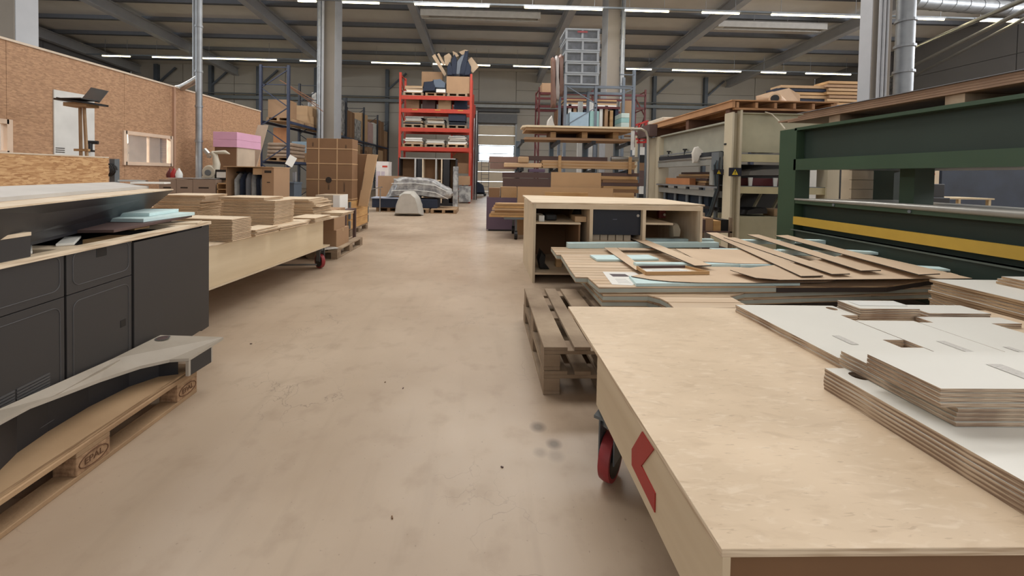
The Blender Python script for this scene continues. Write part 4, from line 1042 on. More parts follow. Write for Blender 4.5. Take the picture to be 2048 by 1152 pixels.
# white board on the wall
y0, y1 = oy(106), oy(187)
mb = MB().box(.002, .02, y0-4.5, y1-4.5, 0, .1)
zt0, zt1 = oz(106, 179), oz(187, 193)
vs = [(.003, y0, .9), (.003, y1, .9), (.003, y1, zt1), (.003, y0, zt0)]; vs += [(x+.016, y, z) for x, y, z in vs]
wbd = solo('whiteboard', MB().add(vs, [(0,1,2,3),(7,6,5,4),(0,4,5,1),(1,5,6,2),(2,6,7,3),(3,7,4,0)]), M('whiteboard_white', (214, 214, 210), .4), 'tall white board fixed to the chipboard wall behind the laptop', 'board', (OX, 0, 0))
for k in range(3):
    yy, zz = oy(113, 295), oz(113, 296+4*k)
    part('note_line', MB().box(.02, .0215, yy-.03, yy+.09, zz-.006, zz+.006), ink, wbd)
# laptop on an improvised wooden stand
q = at(165, 205, y=5.1); lx_, ly_, lz_ = q.x, q.y, q.z
st = thing('laptop_stand', 'slim wooden stand with a flat box on top, before the white board', 'stand', (lx_, ly_, 0))
part('crate_top', MB().box(-.16, .13, -.08, .08, lz_-.06, lz_-.012), card_l, st)
for (dx, dx2) in ((-.03, -.03), (.02, .10)): part('leg', MB().bar((dx, 0, lz_-.066), (dx2, .02, 0), .024, .024), pal_lt, st)
part('shelf_bar', MB().bar((-.10, 0, 1.55), (.08, 0, 1.55), .03, .03), wood_m, st)
n = 24; tr_ = thing('dark_tray', 'dark oval tray carrying the laptop', 'tray', (lx_-.015, ly_, lz_-.0115))
part('tray_body', MB().prism([(.31*math.cos(2*math.pi*k/n), .16*math.sin(2*math.pi*k/n)) for k in range(n)], 0, .022), black, tr_)
part('handle', MB().tube([(-.24, 0, .026), (-.31, 0, .03), (-.33, .02, .02)], .012, 8), black, tr_)
tr_.rotation_euler = (0, R(6), 0)
lp_ = thing('laptop', 'open grey laptop tilted on the dark oval tray', 'laptop', (lx_-.02, ly_-.02, lz_+.024), -.15)
part('keyboard_base', MB().box(-.15, .16, -.10, .10, .0, .014), dgray, lp_)
mb = MB().box(-.15, .16, 0, .006, 0, .19, T=Matrix.Translation((0, .095, .014)) @ Matrix.Rotation(R(-22), 4, 'X') @ Matrix.Shear('XZ', 4, (0.35, 0)) if False else Matrix.Translation((.03, .095, .014)) @ Matrix.Rotation(R(-25), 4, 'X') @ Matrix.Rotation(R(12), 4, 'Y'))
scr = part('screen', mb, M('laptop_lid', (104, 106, 108), .3, .4), lp_)
# low chipboard screen in front
px_ = -4.2
y1 = at(217, 330, x=px_).y; z1 = at(217, 314, x=px_).z
scn = thing('chipboard_screen', 'low chipboard screen with a pale top edge at the left edge', 'partition', (px_, y1, 0))
for k in range(2): part('osb_panel', MB().box(-.018, 0, -1.25*(k+1)+.002, -1.25*k-.002, 0, z1-.012), osb_near, scn)
part('top_edge', MB().box(-.022, .004, -2.5, .002, z1-.012, z1), M('trim_pale', (206, 190, 170), .6), scn)
q = at(229, 340, y=4.6)
t = thing('reel_holder', 'grey wall bracket with dark cable coil beside the chipboard screen', 'bracket', (q.x, q.y, 0))
part('post', MB().box(-.03, .03, -.03, .03, 0, q.z+.13), steel_d, t)
part('coil', MB().tube([(.07*math.cos(a*.5), -.04-.002*a, q.z+.07*math.sin(a*.5)) for a in range(40)], .008, 6), black, t)
q = at(181, 300, x=OX+.06)
solo('drill', MB().tube([(0, 0, 0), (0, 0, .12)], .025, 10).tube([(-.05, 0, .12), (.09, 0, .12)], .028, 10).box(-.04, .04, -.03, .03, -.03, 0), black, 'black cordless drill on a shelf left of the white board leg', 'tool', (q.x, q.y, q.z), .4)

# ---- mid-left clutter behind the left trolley
def carton_px(px0, px1, pyt, y, d, lab, zb=0, m=card, **k):
    x0, x1, _, z1 = fr(px0, px1, pyt, pyt+10, y)
    return carton('cardboard_carton', lab, x0, x1, y, y+d, zb, z1, m, **k)
def table(lab, px0, px1, y, d, z, m=brown_d):
    x0, x1, _, _ = fr(px0, px1, 380, 390, y)
    t = thing('work_table', lab, 'table', (x0, y, 0)); L = x1-x0
    part('table_top', MB().box(0, L, 0, d, z-.03, z), m, t)
    for a in (.03, L-.08):
        for b in (.03, d-.08): part('leg', MB().box(a, a+.05, b, b+.05, 0, z-.03), m, t)
    return t
gray_card = M('greyish_carton', (158, 138, 122), .8, var=.05)
table('long work table along the chipboard wall carrying grey cartons', 300, 452, 6.5, .9, .82)
for i, (a, b) in enumerate(((318, 352), (353, 385), (386, 431))):
    carton_px(a, b, 359, 6.55, .5, ('left', 'middle', 'right')[i]+' greyish carton on the table by the chipboard wall', .821, gray_card, marks=[(.25, .7, .55, .62)])
x0, x1, z0, z1 = fr(340, 432, 357, 360, 6.6)
solo('plastic_sheet', MB().box(x0, x1, 6.56, 7.0, z1-.004, z1+.006), wrap_w, 'crumpled pale sheet over the greyish cartons', 'sheet')
x0, x1, z0, z1 = fr(434, 456, 366, 390, 6.55)
t = thing('wood_shelf', 'small wooden shelf unit right of the greyish cartons', 'shelf', (x0, 6.55, .8))
for z in (0.021, .19, z1-.8-.02): part('shelf_board', MB().box(0, x1-x0, 0, .3, z, z+.018), wood_m, t)
for x in (0, x1-x0-.018): part('side_panel', MB().box(x, x+.018, 0, .3, .021, z1-.8), wood_m, t)
# bench saw
q = at(424, 357, y=6.75)
ms = thing('bench_saw', 'white bench machine with round guard and horn-like handle on the grey cartons', 'machine', (q.x, q.y, q.z-.0))
gm = M('machine_offwhite', (196, 188, 170), .45)
part('base', MB().box(-.14, .14, -.05, .18, .006, .04), gm, ms)
part('blade_guard', MB().lathe([(.02, -.03), (.10, -.03), (.12, -.01), (.12, .03), (.10, .05), (.02, .05)], (-.02, -.03, .11), 24, 'y'), gm, ms, smooth=True)
part('hub', MB().lathe([(.05, -.05), (.05, -.035)], (-.02, -.03, .10), 16, 'y'), steel_d, ms)
part('arm', MB().tube([(.05, 0, .08), (.08, 0, .25), (.05, 0, .40), (.0, 0, .46)], [.06, .055, .04, .03], 12), gm, ms, smooth=True)
part('motor', MB().tube([(-.06, 0, .42), (-.13, 0, .50)], .035, 12), silver, ms, smooth=True)
part('handle', MB().tube([(.0, 0, .45), (.12, 0, .455), (.22, 0, .46), (.30, 0, .43)], [.02, .03, .035, .01], 10), gm, ms, smooth=True)
part('knob', MB().tube([(0, -.05, .38), (0, -.09, .38)], .03, 12), silver, ms)
for i, (px, m_, s) in enumerate(((348, 'red', 1), (358, 'white', 1), (340, 'dark', 1))):
    q = at(px, 356, y=6.8); mm = {'red': red_p, 'white': white_m, 'dark': M('dark_red', (92, 30, 30), .5)}[m_]
    solo('glue_bottle', MB().lathe([(.05, .008), (.055, .06), (.04, .11), (.02, .14), (.012, .17)], n=14), mm, m_+' bottle standing on the greyish cartons', 'bottle', (q.x, q.y, q.z), smooth=True)
q = at(441, 352, y=6.7)
t = thing('machine_head', 'small dark machine with a pale front plate right of the bench saw', 'machine', (q.x, q.y, 1.17))
part('body', MB().box(-.10, .10, 0, .15, -.02, .16), black, t); part('front_plate', MB().box(-.06, .09, -.01, 0, .02, .12), paper, t)
# cabinet with pink foam slabs
p = at(475, 293, y=8.0)
px1 = p.x; pw = .46; zc = p.z
t = thing('tall_cabinet', 'tall cabinet with dark front and pale side under the pink foam', 'cabinet', (px1-pw, 8.0, 0))
part('front', MB().box(0, pw-.02, 0, .02, 0, zc-.02), card_d, t); part('carcass', MB().box(0, pw-.02, .02, .6, 0, zc-.02), brown_d, t)
part('side_panel', MB().box(pw-.02, pw-.002, 0, .6, 0, zc-.02), M('side_pale', (196, 178, 158), .6), t)
for k in range(2):
    solo('foam_slab', MB().box(0, pw+.02, 0, .84, .001, .155, 0), pink, ('lower', 'upper')[k]+' pink foam slab on top of the tall cabinet', 'foam', (px1-pw, 7.95, zc-.02+k*.156), 0, None, .004)
q0 = at(528, 250, y=9.6)
solo('leaning_board', MB().add([(-.14, -.9, 0), (.12, -.9, 0), (.24, 0, q0.z), (.0, 0, q0.z), (-.14, -.87, 0), (.12, -.87, 0), (.24, .03, q0.z), (.0, .03, q0.z)], [(0,1,2,3),(7,6,5,4),(0,4,5,1),(1,5,6,2),(2,6,7,3),(3,7,4,0)]), M('leaning_pale', (176, 156, 136), .6), 'tall pale board leaning beside the pink foam slabs', 'board', (q0.x-.15, 9.6, 0))
# wardrobe carton with bagged garments
YW = 6.3
x0, x1, _, zt = fr(452, 548, 333, 345, YW)
t = thing('garment_rack_carton', 'open wide carton with a pale lid sheltering bagged garments', 'carton', (x0, YW, .0))
L = x1-x0
for z_ in (.55,): part('base', MB().box(0, L, 0, .5, .5, .55), card_d, t)
for a in (0, L-.05):
    for b in (0, .45): part('leg', MB().box(a, a+.05, b, b+.05, 0, .5), brown_d, t)
part('side_wall', MB().box(L-.19, L, -.004, .5, .55, zt-.012), card, t)
part('side_wall', MB().box(0, .012, 0, .5, .55, zt-.012), card, t)
part('back_wall', MB().box(.012, L-.19, .488, .5, .55, zt-.012), card_d, t)
part('lid', MB().box(-.01, L+.005, -.05, .52, zt-.012, zt), card_l, t)
part('print', MB().box(L-.15, L-.04, -.006, -.004, zt-.10, zt-.06).box(L-.11, L-.06, -.006, -.004, zt-.26, zt-.245), ink, t)
part('inner_flap', MB().box(L-.35, L-.2, .02, .03, zt-.13, zt-.02), card_l, t)
part('rail', MB().tube([(.012, .25, zt-.10), (L-.2, .25, zt-.10)], .014, 8), black, t)
for k in range(7):
    xx = x0+.08+k*.085
    b = MB(); rr = random.random()
    prof = [(.0, zt-.10), (.025, zt-.13), (.04, zt-.22), (.045, .75), (.03, .60)]
    b.tube([(0, 0, z) for _, z in prof], [.008, .03, .05, .045, .035], 8)
    b.v = [(x+.012*math.sin(z*31+k), (y*3.4), z) for x, y, z in b.v]
    solo('garment_bag', b, [wrap_w, navy, wrap_w][k % 3] if k != 2 else M('grey_bag', (120, 122, 128), .35, bump=.5, bscale=10), ('first', 'second', 'third', 'fourth', 'fifth', 'sixth', 'last')[k]+' garment bag from the left in the open wide carton', 'garment bag', (xx, YW+.25, 0), .1, 'bagged garments in the open carton', smooth=True)
x0, x1, z0, z1 = fr(553, 588, 364, 392, 7.3)
t = thing('plastic_crate', 'blue-grey plastic crate behind the far stack of the left trolley', 'crate', (x0, 7.3, 0)); L = x1-x0
cm = M('crate_blue_grey', (92, 104, 116), .5)
for k in range(3):
    zz = z1-.30*(k+1)
    part('crate_wall', MB().box(0, L, 0, .3, zz+.01, zz+.285), cm, t); part('rim', MB().box(-.01, L+.01, -.01, .31, zz+.27, zz+.297), cm, t)
for k in range(9):
    q = at(589+5.2*k, 380, y=7.6); top = at(590+6*k, 346+2.0*(k % 4), y=7.6).z
    if q.x > -3.72: break
    solo('wrapped_profile', MB().box(-.02, .02, -.02, .02, 0, top).box(-.026, .026, -.026, .026, top-.16, top+.02), [M('profile_grey', (140, 140, 142), .5, bump=.3), black, wrap_w][k % 3], ('leftmost', 'second', 'third', 'fourth', 'fifth', 'sixth', 'seventh', 'eighth', 'ninth')[k]+' upright wrapped profile left of the strapped carton', 'profile', (q.x, 7.6+.04*(k % 2), 0), 0, 'upright wrapped profiles')
# ================================================================== racks
def upright_frame(t, x, y, D, H, m, axis='x', w_=.09, braces=True, n=None):
    """frame with two posts D apart along axis"""
    e = Vector((1, 0, 0)) if axis == 'x' else Vector((0, 1, 0))
    o = Vector((x, y, 0))
    for s in (0, 1):
        c = o+e*D*s
        part('upright', MB().box(c.x-w_/2, c.x+w_/2, c.y-w_/2, c.y+w_/2, 0, H), m, t)
    n = n or int(H/1.0)
    for k in range(n):
        z0, z1 = .15+(H-.3)*k/n, .15+(H-.3)*(k+1)/n
        a, b = (o, o+e*D) if k % 2 == 0 else (o+e*D, o)
        part('brace', MB().bar(a+Vector((0, 0, z0)), b+Vector((0, 0, z1)), .035, .035), m, t)
    for z in (.15, H-.75, H-.08):
        part('brace', MB().bar(o+Vector((0, 0, z)), o+e*D+Vector((0, 0, z)), .035, .035), m, t)
# pallet prototypes for the racks (few parts, shared)
RP = {}
def rack_pallet(x, y, z, lab, group, W=.8, L=1.2, rz=0, m=pal_lt):
    """front-facing pallet: width W across x"""
    key = (W, L, m.name)
    t = thing('pallet', lab, 'pallet', (x, y, z), rz, group)
    if key not in RP:
        d = {}
        d['deck_board'] = MB().box(0, W, 0, L, .122, .144).mesh('deck_board', [m])
        d['block'] = MB().box(0, .1, 0, L, .022, .122).mesh('block', [m])
        d['bottom_board'] = MB().box(0, W, 0, L, 0, .022).mesh('bottom_board', [m])
        RP[key] = d
    d = RP[key]
    link('deck_board', d['deck_board'], t); link('bottom_board', d['bottom_board'], t)
    for bx_ in (0, (W-.1)/2, W-.1): link('block', d['block'], t, (bx_, 0, 0))
    return t
ord_ = ['first', 'second', 'third', 'fourth', 'fifth', 'sixth', 'seventh', 'eighth', 'ninth', 'tenth', 'eleventh', 'twelfth', 'thirteenth', 'fourteenth']
# ---- blue rack along the left of the aisle
LX = -7.62; LD = 1.05
lr = thing('blue_pallet_rack', 'long blue pallet rack running to the back wall left of the aisle', 'rack', (0, 0, 0))
YS = [15.0, 18.05, 21.1, 24.15, 27.2, 30.2]
for i, y in enumerate(YS): upright_frame(lr, LX-LD, y, LD, 5.4, blue_m if i == 0 else M('rack_dark', (44, 48, 58), .5), n=7)
for z in (1.72, 3.28):
    for x in (LX, LX-LD):
        for a, b in zip(YS[:-1], YS[1:]): part('rack_beam', MB().box(x-.025, x+.025, a, b, z-.10, z), M('beam_dark_blue', (40, 50, 76), .5), lr)
gB = 'goods on the blue rack'
def along(px0, px1, py_t, z0, lab, m=card, w_=.8, wrapz=None, cat='carton'):
    y0 = at(px0, 250, x=LX).y; y1 = at(px1, 250, x=LX).y
    zt = at(px0, py_t, x=LX-.05).z
    o = solo('cardboard_carton', MB().box(0, w_, 0, y1-y0, 0, zt-z0), m, lab, cat, (LX-.06-w_, y0, z0), 0, gB)
    if m in (card, card_d, card_l): part('tape', MB().box(w_-.05, w_+.002, (y1-y0)/2-.03, (y1-y0)/2+.03, 0, zt-z0+.002), tape, o)
    return o
# first bays, seen over the office wall
Z2 = 3.285
fx = LX-LD
for k in range(4):
    rack_pallet(fx+.1, 15.2+1.45*k, Z2, ord_[k]+' pallet from the front on the upper beam of the blue rack', 'pallets on the blue rack', .9, 1.2)
zt = Z2+.146
x0, x1, z0, z1 = fr(536, 577, 199, 238, 15.25)
carton('cardboard_carton', 'large brown carton behind the blue frame, upper level, front', x0, x1, 15.25, 15.9, zt, z1, card, group=gB)
solo('cardboard_carton', MB().box(0, .85, 0, 1.1, 0, .34), card_l, 'pale carton beneath another, second on the blue rack', 'carton', (fx+.14, 16.7, zt), 0, gB)
solo('cardboard_carton', MB().box(0, .8, 0, 1.0, 0, .4), card_l, 'pale carton on top of another, second on the blue rack', 'carton', (fx+.16, 16.75, zt+.341), .05, gB)
solo('cardboard_carton', MB().box(0, .82, 0, 1.1, 0, .95), card_l, 'tall pale carton third along the upper level of the blue rack', 'carton', (fx+.14, 18.15, zt), 0, gB)
solo('styrofoam_block', MB().box(0, .2, 0, .3, 0, .66), white_m, 'white upright foam block above the pale cartons of the blue rack', 'foam', (fx+.5, 18.2, zt+.951), 0, gB)
solo('plastic_bundle', MB().box(0, .7, 0, .8, 0, .3), wrap_w, 'plastic-covered bundle atop the pale cartons, blue rack', 'bundle', (fx+.12, 18.6, zt+.951), 0, gB, .05)
for k in range(3):
    solo('long_board', MB().bar((0, 0, 0), (1.25, .3, -.72-.1*k), .09, .03), M('slat_brown', (138, 98, 74), .7), ('upper', 'middle', 'lower')[k]+' brown slat slanting across the pale cartons of the blue rack', 'slat', (fx+.2+.1*k, 16.0+.2*k, zt+1.62-.1*k), 0, gB)
Z1 = 1.725
for k in range(3): rack_pallet(fx+.1, 15.2+1.45*k, Z1, ord_[k]+' pallet from the front on the lower beam of the blue rack', 'pallets on the blue rack', .9, 1.2)
zt = Z1+.146
flat = M('flat_stack_grey', (150, 130, 112), .8, rnd=.1)
for k in range(4):
    solo('flat_stack', MB().box(0, 1.0, 0, 1.15, 0, .14), flat, ('lowest', 'second', 'third', 'top')[k]+' of the rounded flat bundles on the lower blue rack level', 'bundle', (fx+.08+.01*k, 15.22, zt+.145*k), 0, gB, .06)
solo('plywood_piece', MB().box(0, .55, 0, .05, 0, .62), M('orange_ply', (172, 118, 76), .6), 'orange-brown board standing on the flat bundles of the blue rack', 'board', (fx+.15, 15.6, zt+.58), 0, gB)
solo('wrapped_box', MB().box(0, .75, 0, .9, 0, .5), lt_blue, 'pale blue wrapped box, lower level of the blue rack', 'box', (fx+.3, 16.75, zt+.25), 0, gB, .02)
solo('cardboard_carton', MB().box(0, .8, 0, 1.1, 0, .248), card, 'low carton beneath the pale blue wrapped box', 'carton', (fx+.2, 16.7, zt), 0, gB)
hs = at(582, 322, y=14.9)
solo('hanging_paper', MB().box(-.15, .15, 0, .006, -.2, .2, T=Matrix.Rotation(R(28), 4, 'Y')), paper, 'white paper sheet hanging askew on the blue frame', 'paper', hs)
for k, (a, b, pt, m_, nm) in enumerate(((684, 696, 200, wrap_w, 'plastic-wrapped'), (697, 711, 221, card_d, 'brown'), (712, 724, 238, wrap_w, 'hazy wrapped'), (725, 737, 226, card_l, 'pale'), (738, 748, 244, M('pinkish_carton', (190, 160, 156), .7), 'pinkish'), (749, 756, 246, white_m, 'white'), (757, 769, 240, card_d, 'dark brown'), (770, 778, 262, card, 'small brown'))):
    along(a, b, pt, Z2+.02, nm+' load on the upper level of the blue rack, right of the column', m_, cat='load')
    along(a, b-1, 300-6*(k % 3), Z1+.02, nm+' load on the lower level of the blue rack, right of the column', [card, wrap_w, card_l, card_d][k % 4], cat='load')
# goods standing below the rack
x0, x1, z0, z1 = fr(752, 777, 323, 360, 15.3)
o = carton('cardboard_carton', 'white carton with a red stripe standing left of the red rack', x0, x1, 15.3, 15.8, 0, z1, M('white_carton', (214, 208, 204), .7))
part('red_stripe', MB().box(.0, .2, -.253, -.25, (z1)*.87, z1*.91), red_m, o)
part('drawn_panel', MB().box(-.24, -.08, -.253, -.25, z1*.45, z1*.78).box(-.04, .10, -.253, -.25, z1*.45, z1*.78), M('pale_violet', (186, 176, 186), .7), o)
carton_px(756, 800, 352, 14.6, .6, 'brown carton on the floor before the red rack, left', 0, card)

# ---- red rack
YR = 17.8
rx0 = at(800, 250, y=YR).x; rx1 = at(941, 250, y=YR).x; RH = at(797, 145, y=YR).z
rr = thing('red_pallet_rack', 'tall orange-red pallet rack in the middle of the hall', 'rack', (0, 0, 0))
for x in (rx0, rx1): upright_frame(rr, x, YR, 1.1, RH, red_m, 'y', .10, n=8)
lv = [at(870, p, y=YR).z for p in (196, 222, 260, 298.5)]
for z in lv:
    for y in (YR, YR+1.1): part('rack_beam', MB().box(rx0+.05, rx1-.05, y-.03, y+.03, z-.09, z+.09), red_m, rr)
for i in range(3):
    part('load_label', MB().box(rx0+.55+i*1.05, rx0+.8+i*1.05, YR-.034, YR-.03, lv[1]+.02, lv[1]+.06), yellow, rr)
pw_ = (rx1-rx0-.2)/3
lvn = {0: 'top', 2: 'second loaded', 3: 'lowest loaded'}
sheet_mats = [[M('grey_sheet', (172, 168, 160), .7, rnd=.12)], [M('tan_sheet', (190, 166, 138), .7, rnd=.12)], [dkb], [paper], [brown_d]]
pn = ['left', 'middle', 'right']
def load(x, y, z, nsh, lev, pos, W, mats_):
    h = z
    for k in range(nsh):
        th = random.choice((.03, .045, .06)); w2 = W*random.uniform(.75, .98)
        solo('board', MB().box(-w2/2, w2/2, -.42, .42, 0, th-.002), random.choice(mats_), '%s sheet up of the %s pallet load, %s level of the red rack' % (ord_[k], pos, lev), 'board', (x+W/2+random.uniform(-.04, .04), y+.5+random.uniform(-.05, .03), h), random.uniform(-.05, .05), 'sheets on the red rack')
        h += th
    return h
for li in (0, 2, 3):
    for i in range(3):
        x = rx0+.1+i*pw_; z = lv[li]+.092
        rack_pallet(x+.03, YR-.02, z, '%s pallet on the %s level of the red rack' % (pn[i], lvn[li]), 'pallets on the red rack', pw_-.1, 1.1, 0, pal_lt if (i+li) % 2 else pal)
        zt = z+.146
        if li == 0:
            if i == 0: load(x+.05, YR, zt, 7, 'top', 'left', pw_-.1, [sheet_mats[1][0], sheet_mats[1][0], card_l, paper])
        elif li == 2:
            load(x+.05, YR, zt, (8, 8, 3)[i], lvn[li], pn[i], pw_-.1, [sheet_mats[0][0], sheet_mats[0][0], sheet_mats[1][0], dkb] if i < 2 else [dkb, sheet_mats[1][0]])
            if i == 2: solo('dark_bundle', MB().box(0, pw_-.2, 0, .8, 0, .34), navy, 'dark blue bundle on the right pallet, second loaded level', 'bundle', (x+.08, YR+.05, zt+.19), 0, None, .03)
        else:
            load(x+.05, YR, zt, (6, 5, 10)[i], lvn[li], pn[i], pw_-.1, [sheet_mats[0][0], paper, sheet_mats[1][0]])
for i in range(4):
    solo('stored_box', MB().box(0, .6, 0, .6, 0, .55), [card, brown_d, card_l, navy][i], ord_[i]+' box from the left on the shallow second level of the red rack', 'box', (rx0+.2+.75*i, YR+.35, lv[1]+.095), 0, 'boxes on the red rack')
# pillow-shaped soft things from an outline
def pillow(outline, depth, lump=.05, n=6, seed=0):
    """outline: (x,z) points; soft body of given depth along y"""
    rnd = random.Random(seed); cx_ = sum(p[0] for p in outline)/len(outline); cz_ = sum(p[1] for p in outline)/len(outline)
    # refine outline
    P = []
    for i in range(len(outline)):
        a, b = outline[i], outline[(i+1) % len(outline)]
        for k in range(3): P.append((a[0]+(b[0]-a[0])*k/3, a[1]+(b[1]-a[1])*k/3))
    m = len(P); vs = []
    zmin = min(p[1] for p in P)
    for j in range(n+1):
        t = j/n; s = .80+.20*math.sin(math.pi*t)**.5; y = depth*t
        for p in P:
            l = 1+rnd.uniform(-lump, lump)*.5
            vs.append((cx_+(p[0]-cx_)*s*l, y, max(zmin, cz_+(p[1]-cz_)*s*l)))
    fs = [(j*m+i, j*m+(i+1) % m, (j+1)*m+(i+1) % m, (j+1)*m+i) for j in range(n) for i in range(m)]
    fs += [tuple(range(m))[::-1], tuple(range(n*m, n*m+m))]
    return MB().add(vs, fs)
def pillow_px(pts, y, depth, name, lab, cat, mat, group=None, lump=.06, seed=0, minz=None, n=6):
    P = []
    for a, b in pts:
        q = at(a, b, y=y); P.append((q.x, max(q.z, minz) if minz is not None else q.z))
    cx_ = sum(p[0] for p in P)/len(P); zb = min(p[1] for p in P)
    return solo(name, pillow([(a-cx_, b-zb) for a, b in P], depth, lump, n, seed), mat, lab, cat, (cx_, y, zb), 0, group, smooth=True)
zt = lv[0]+.092+.147
pillow_px([(843, 184), (846, 162), (866, 160), (872, 172), (871, 183)], YR+.02, .8, 'navy_bundle', 'dark navy folded bundle on the top middle pallet of the red rack', 'bundle', navy, minz=zt)
pillow_px([(866, 176), (864, 158), (880, 156), (893, 166), (892, 177)], YR+.05, .8, 'blue_grey_bundle', 'blue-grey folded bundle beside the navy one on the red rack', 'bundle', M('blue_grey_fabric', (96, 108, 124), .8), minz=zt)
solo('white_carton', MB().box(0, .42, 0, .5, 0, .15), paper, 'low white box under the blue-grey bundle', 'box', (at(873, 180, y=YR).x, YR-.12-.0, zt), 0)
x0, x1, z0, z1 = fr(893, 939, 153, 184, YR)
carton('cardboard_carton', 'big open-topped carton on the right end of the red rack top', x0, x1, YR, YR+.9, zt, z1, card, ctape=False)
o = bpy.context.scene.objects[-1] if False else None
x0b, x1b, _, zq_ = fr(843, 885, 143, 170, YR+.9)
carton('cardboard_carton', 'tall carton behind the navy bundle on top of the red rack', x0b, x1b, YR+.95, YR+1.1, zt, zq_, card)
rolls = [([(894, 152), (893, 134), (899, 122), (905, 134), (905, 152)], navy, 'dark plump roll, leftmost in the open carton'), ([(903, 152), (902, 118), (909, 106), (914, 118), (913, 152)], navy, 'second dark roll from the left in the open carton'),
         ([(911, 152), (913, 122), (924, 108), (930, 106), (922, 132), (919, 152)], M('grey_roll', (92, 100, 112), .5, bump=.4), 'grey slanting roll in the open carton'), ([(918, 152), (922, 128), (930, 100), (937, 100), (934, 130), (929, 152)], navy, 'tall dark roll topmost in the open carton'),
         ([(928, 152), (930, 128), (936, 120), (942, 132), (942, 146), (938, 152)], navy, 'dark roll at the right of the open carton')]
ztop = z1
for i, (o_, m_, lab) in enumerate(rolls): pillow_px(o_, YR+.15+.02*i, .35, 'fabric_roll', lab, 'roll', m_, 'rolls in the open carton', minz=ztop+.002)
tanp = M('stiff_tan_paper', (188, 164, 138), .7, bump=.1)
for i, (pts, lab) in enumerate((([(864, 112), (870, 108), (893, 148), (889, 153)], 'long pale offcut leaning left out of the open carton'), ([(874, 108), (878, 106), (890, 128), (886, 131)], 'short pale offcut beside the long one'), ([(888, 112), (898, 106), (903, 112), (899, 132), (890, 130)], 'curled pale sheet behind the dark rolls'), ([(905, 102), (914, 106), (918, 112), (908, 116)], 'small pale flap over the dark rolls'), ([(918, 104), (930, 99), (936, 101), (926, 112)], 'pale flap topmost over the dark rolls'), ([(936, 120), (943, 114), (958, 133), (946, 146), (940, 140)], 'pale square sheet sticking out right of the rolls'))):
    P = [at(a, b, y=YR+.6) for a, b in pts]; c = sum(P, Vector())/len(P); n = len(P)
    vs = [p-c for p in P]+[p-c+Vector((0, .03, 0)) for p in P]
    solo('stiff_offcut', MB().add(vs, [tuple(range(n)), tuple(range(n, 2*n))[::-1]]+[(k, (k+1) % n, (k+1) % n+n, k+n) for k in range(n)]), tanp, lab, 'offcut', c, 0, 'pale offcuts round the dark rolls')
# side goods of the racks behind, along the aisle
r2 = thing('red_pallet_rack', 'second red rack behind the first, its side seen along the aisle', 'rack', (0, 0, 0))
for y in (20.6, 23.6): upright_frame(r2, rx1-1.1, y, 1.12, 5.6, red_m, 'x', .09)
for z in (1.5, 3.0, 4.4): part('rack_beam', MB().box(rx1-.02, rx1+.03, 20.6, 23.6, z-.08, z), red_m, r2)
for k in range(3):
    solo('wrapped_load', MB().box(-1.0, 0, 0, 2.4, 0, 1.2), [wrap_w, card_d, wrap_w][k], ('lowest', 'middle', 'uppermost')[k]+' load on the second red rack beside the aisle', 'load', (rx1-.08, 20.9, (.02, 1.505, 3.005)[k]), 0, None, .05)
for k in range(4):
    q = at(949+2.2*k, 200+8*k, y=20.2)
    solo('hanging_profile', MB().tube([(0, 0, 0), (0, .05, 4.3+.2*k)], .025, 8), [silver, black][k % 2], ('leftmost', 'second', 'third', 'rightmost')[k]+' long profile standing at the aisle side of the red racks', 'profile', (q.x, 20.2, 0.0), 0, 'profiles at the side of the red racks', smooth=True)
# lower bay cartons
for i, (a, b, t_, y_, m_, lab) in enumerate(((916, 940, 326, YR+.1, card_d, 'dark brown carton with a white mark in the lower right of the red rack'), (917, 940, 352, YR-.2, card, 'brown carton under the marked one in the red rack'), (918, 941, 372, YR-.25, wrap_w, 'plastic-wrapped load at the foot of the red rack'))):
    x0, x1, z0, z1 = fr(a, b, t_, (347, 370, 404)[i], y_)
    solo('cardboard_carton', MB().box(x0, x1, y_, y_+.7, max(z0, 0.002), z1-.004), m_, lab, 'carton')
# ---- stored furniture before the red rack
YC = 15.9
x0, x1, z0, z1 = fr(797, 913, 316, 410, YC)
t = thing('open_cabinet', 'large black open cabinet carcass with pale inner edges before the red rack', 'cabinet', (x0, YC, 0)); L = x1-x0
bk_ = M('carcass_black', (30, 28, 30), .5)
part('back_panel', MB().box(0, L, .55, .57, .0, z1), card_d, t)
for a, b in ((0, .05), (L-.05, L)): part('side_panel', MB().box(a, b, 0, .55, 0, z1), bk_, t)
part('top_panel', MB().box(0, L, 0, .55, z1-.04, z1), M('edge_grey', (170, 168, 164), .5), t)
part('base_panel', MB().box(0, L, 0, .55, 0, .12), bk_, t)
for f, w_, m_ in ((.27, .07, M('edge_grey', (0, 0, 0))), (.32, .2, bk_), (.40, .05, ply), (.63, .06, M('edge_grey', (0, 0, 0))), (.73, .05, ply), (.77, .25, bk_)):
    part('divider', MB().box(f*L, f*L+w_, 0, .54, .12, z1-.04), m_, t)
for a, b, z in ((.02, .27, .42), (.42, .72, .52), (.80, .97, .25)): part('shelf', MB().box(a*L, b*L, 0, .54, z*z1, z*z1+.05), ply, t)
solo('wrapped_tube', MB().tube([(0, 0, 0), (0, 0, at(912, 333, y=15.6).z)], .11, 12), wrap_w, 'tall plastic-wrapped tube standing right of the black carcass', 'tube', (at(911, 380, y=15.6).x, 15.6, 0), smooth=True)
YS_ = 13.6
for k, (px, lab) in enumerate(((752, 'pallet under the dark blue base, its left end'), (805, 'pallet hidden behind the hooded bundle'), (861, 'pale pallet at the right below the wrapped sofa'))):
    q = at(px, 425, y=12.8+.4*(k == 0)); rack_pallet(q.x, 12.8+.4*(k == 0), 0, lab, 'pallets before the red rack', .86, 1.2, 0, pal_lt)
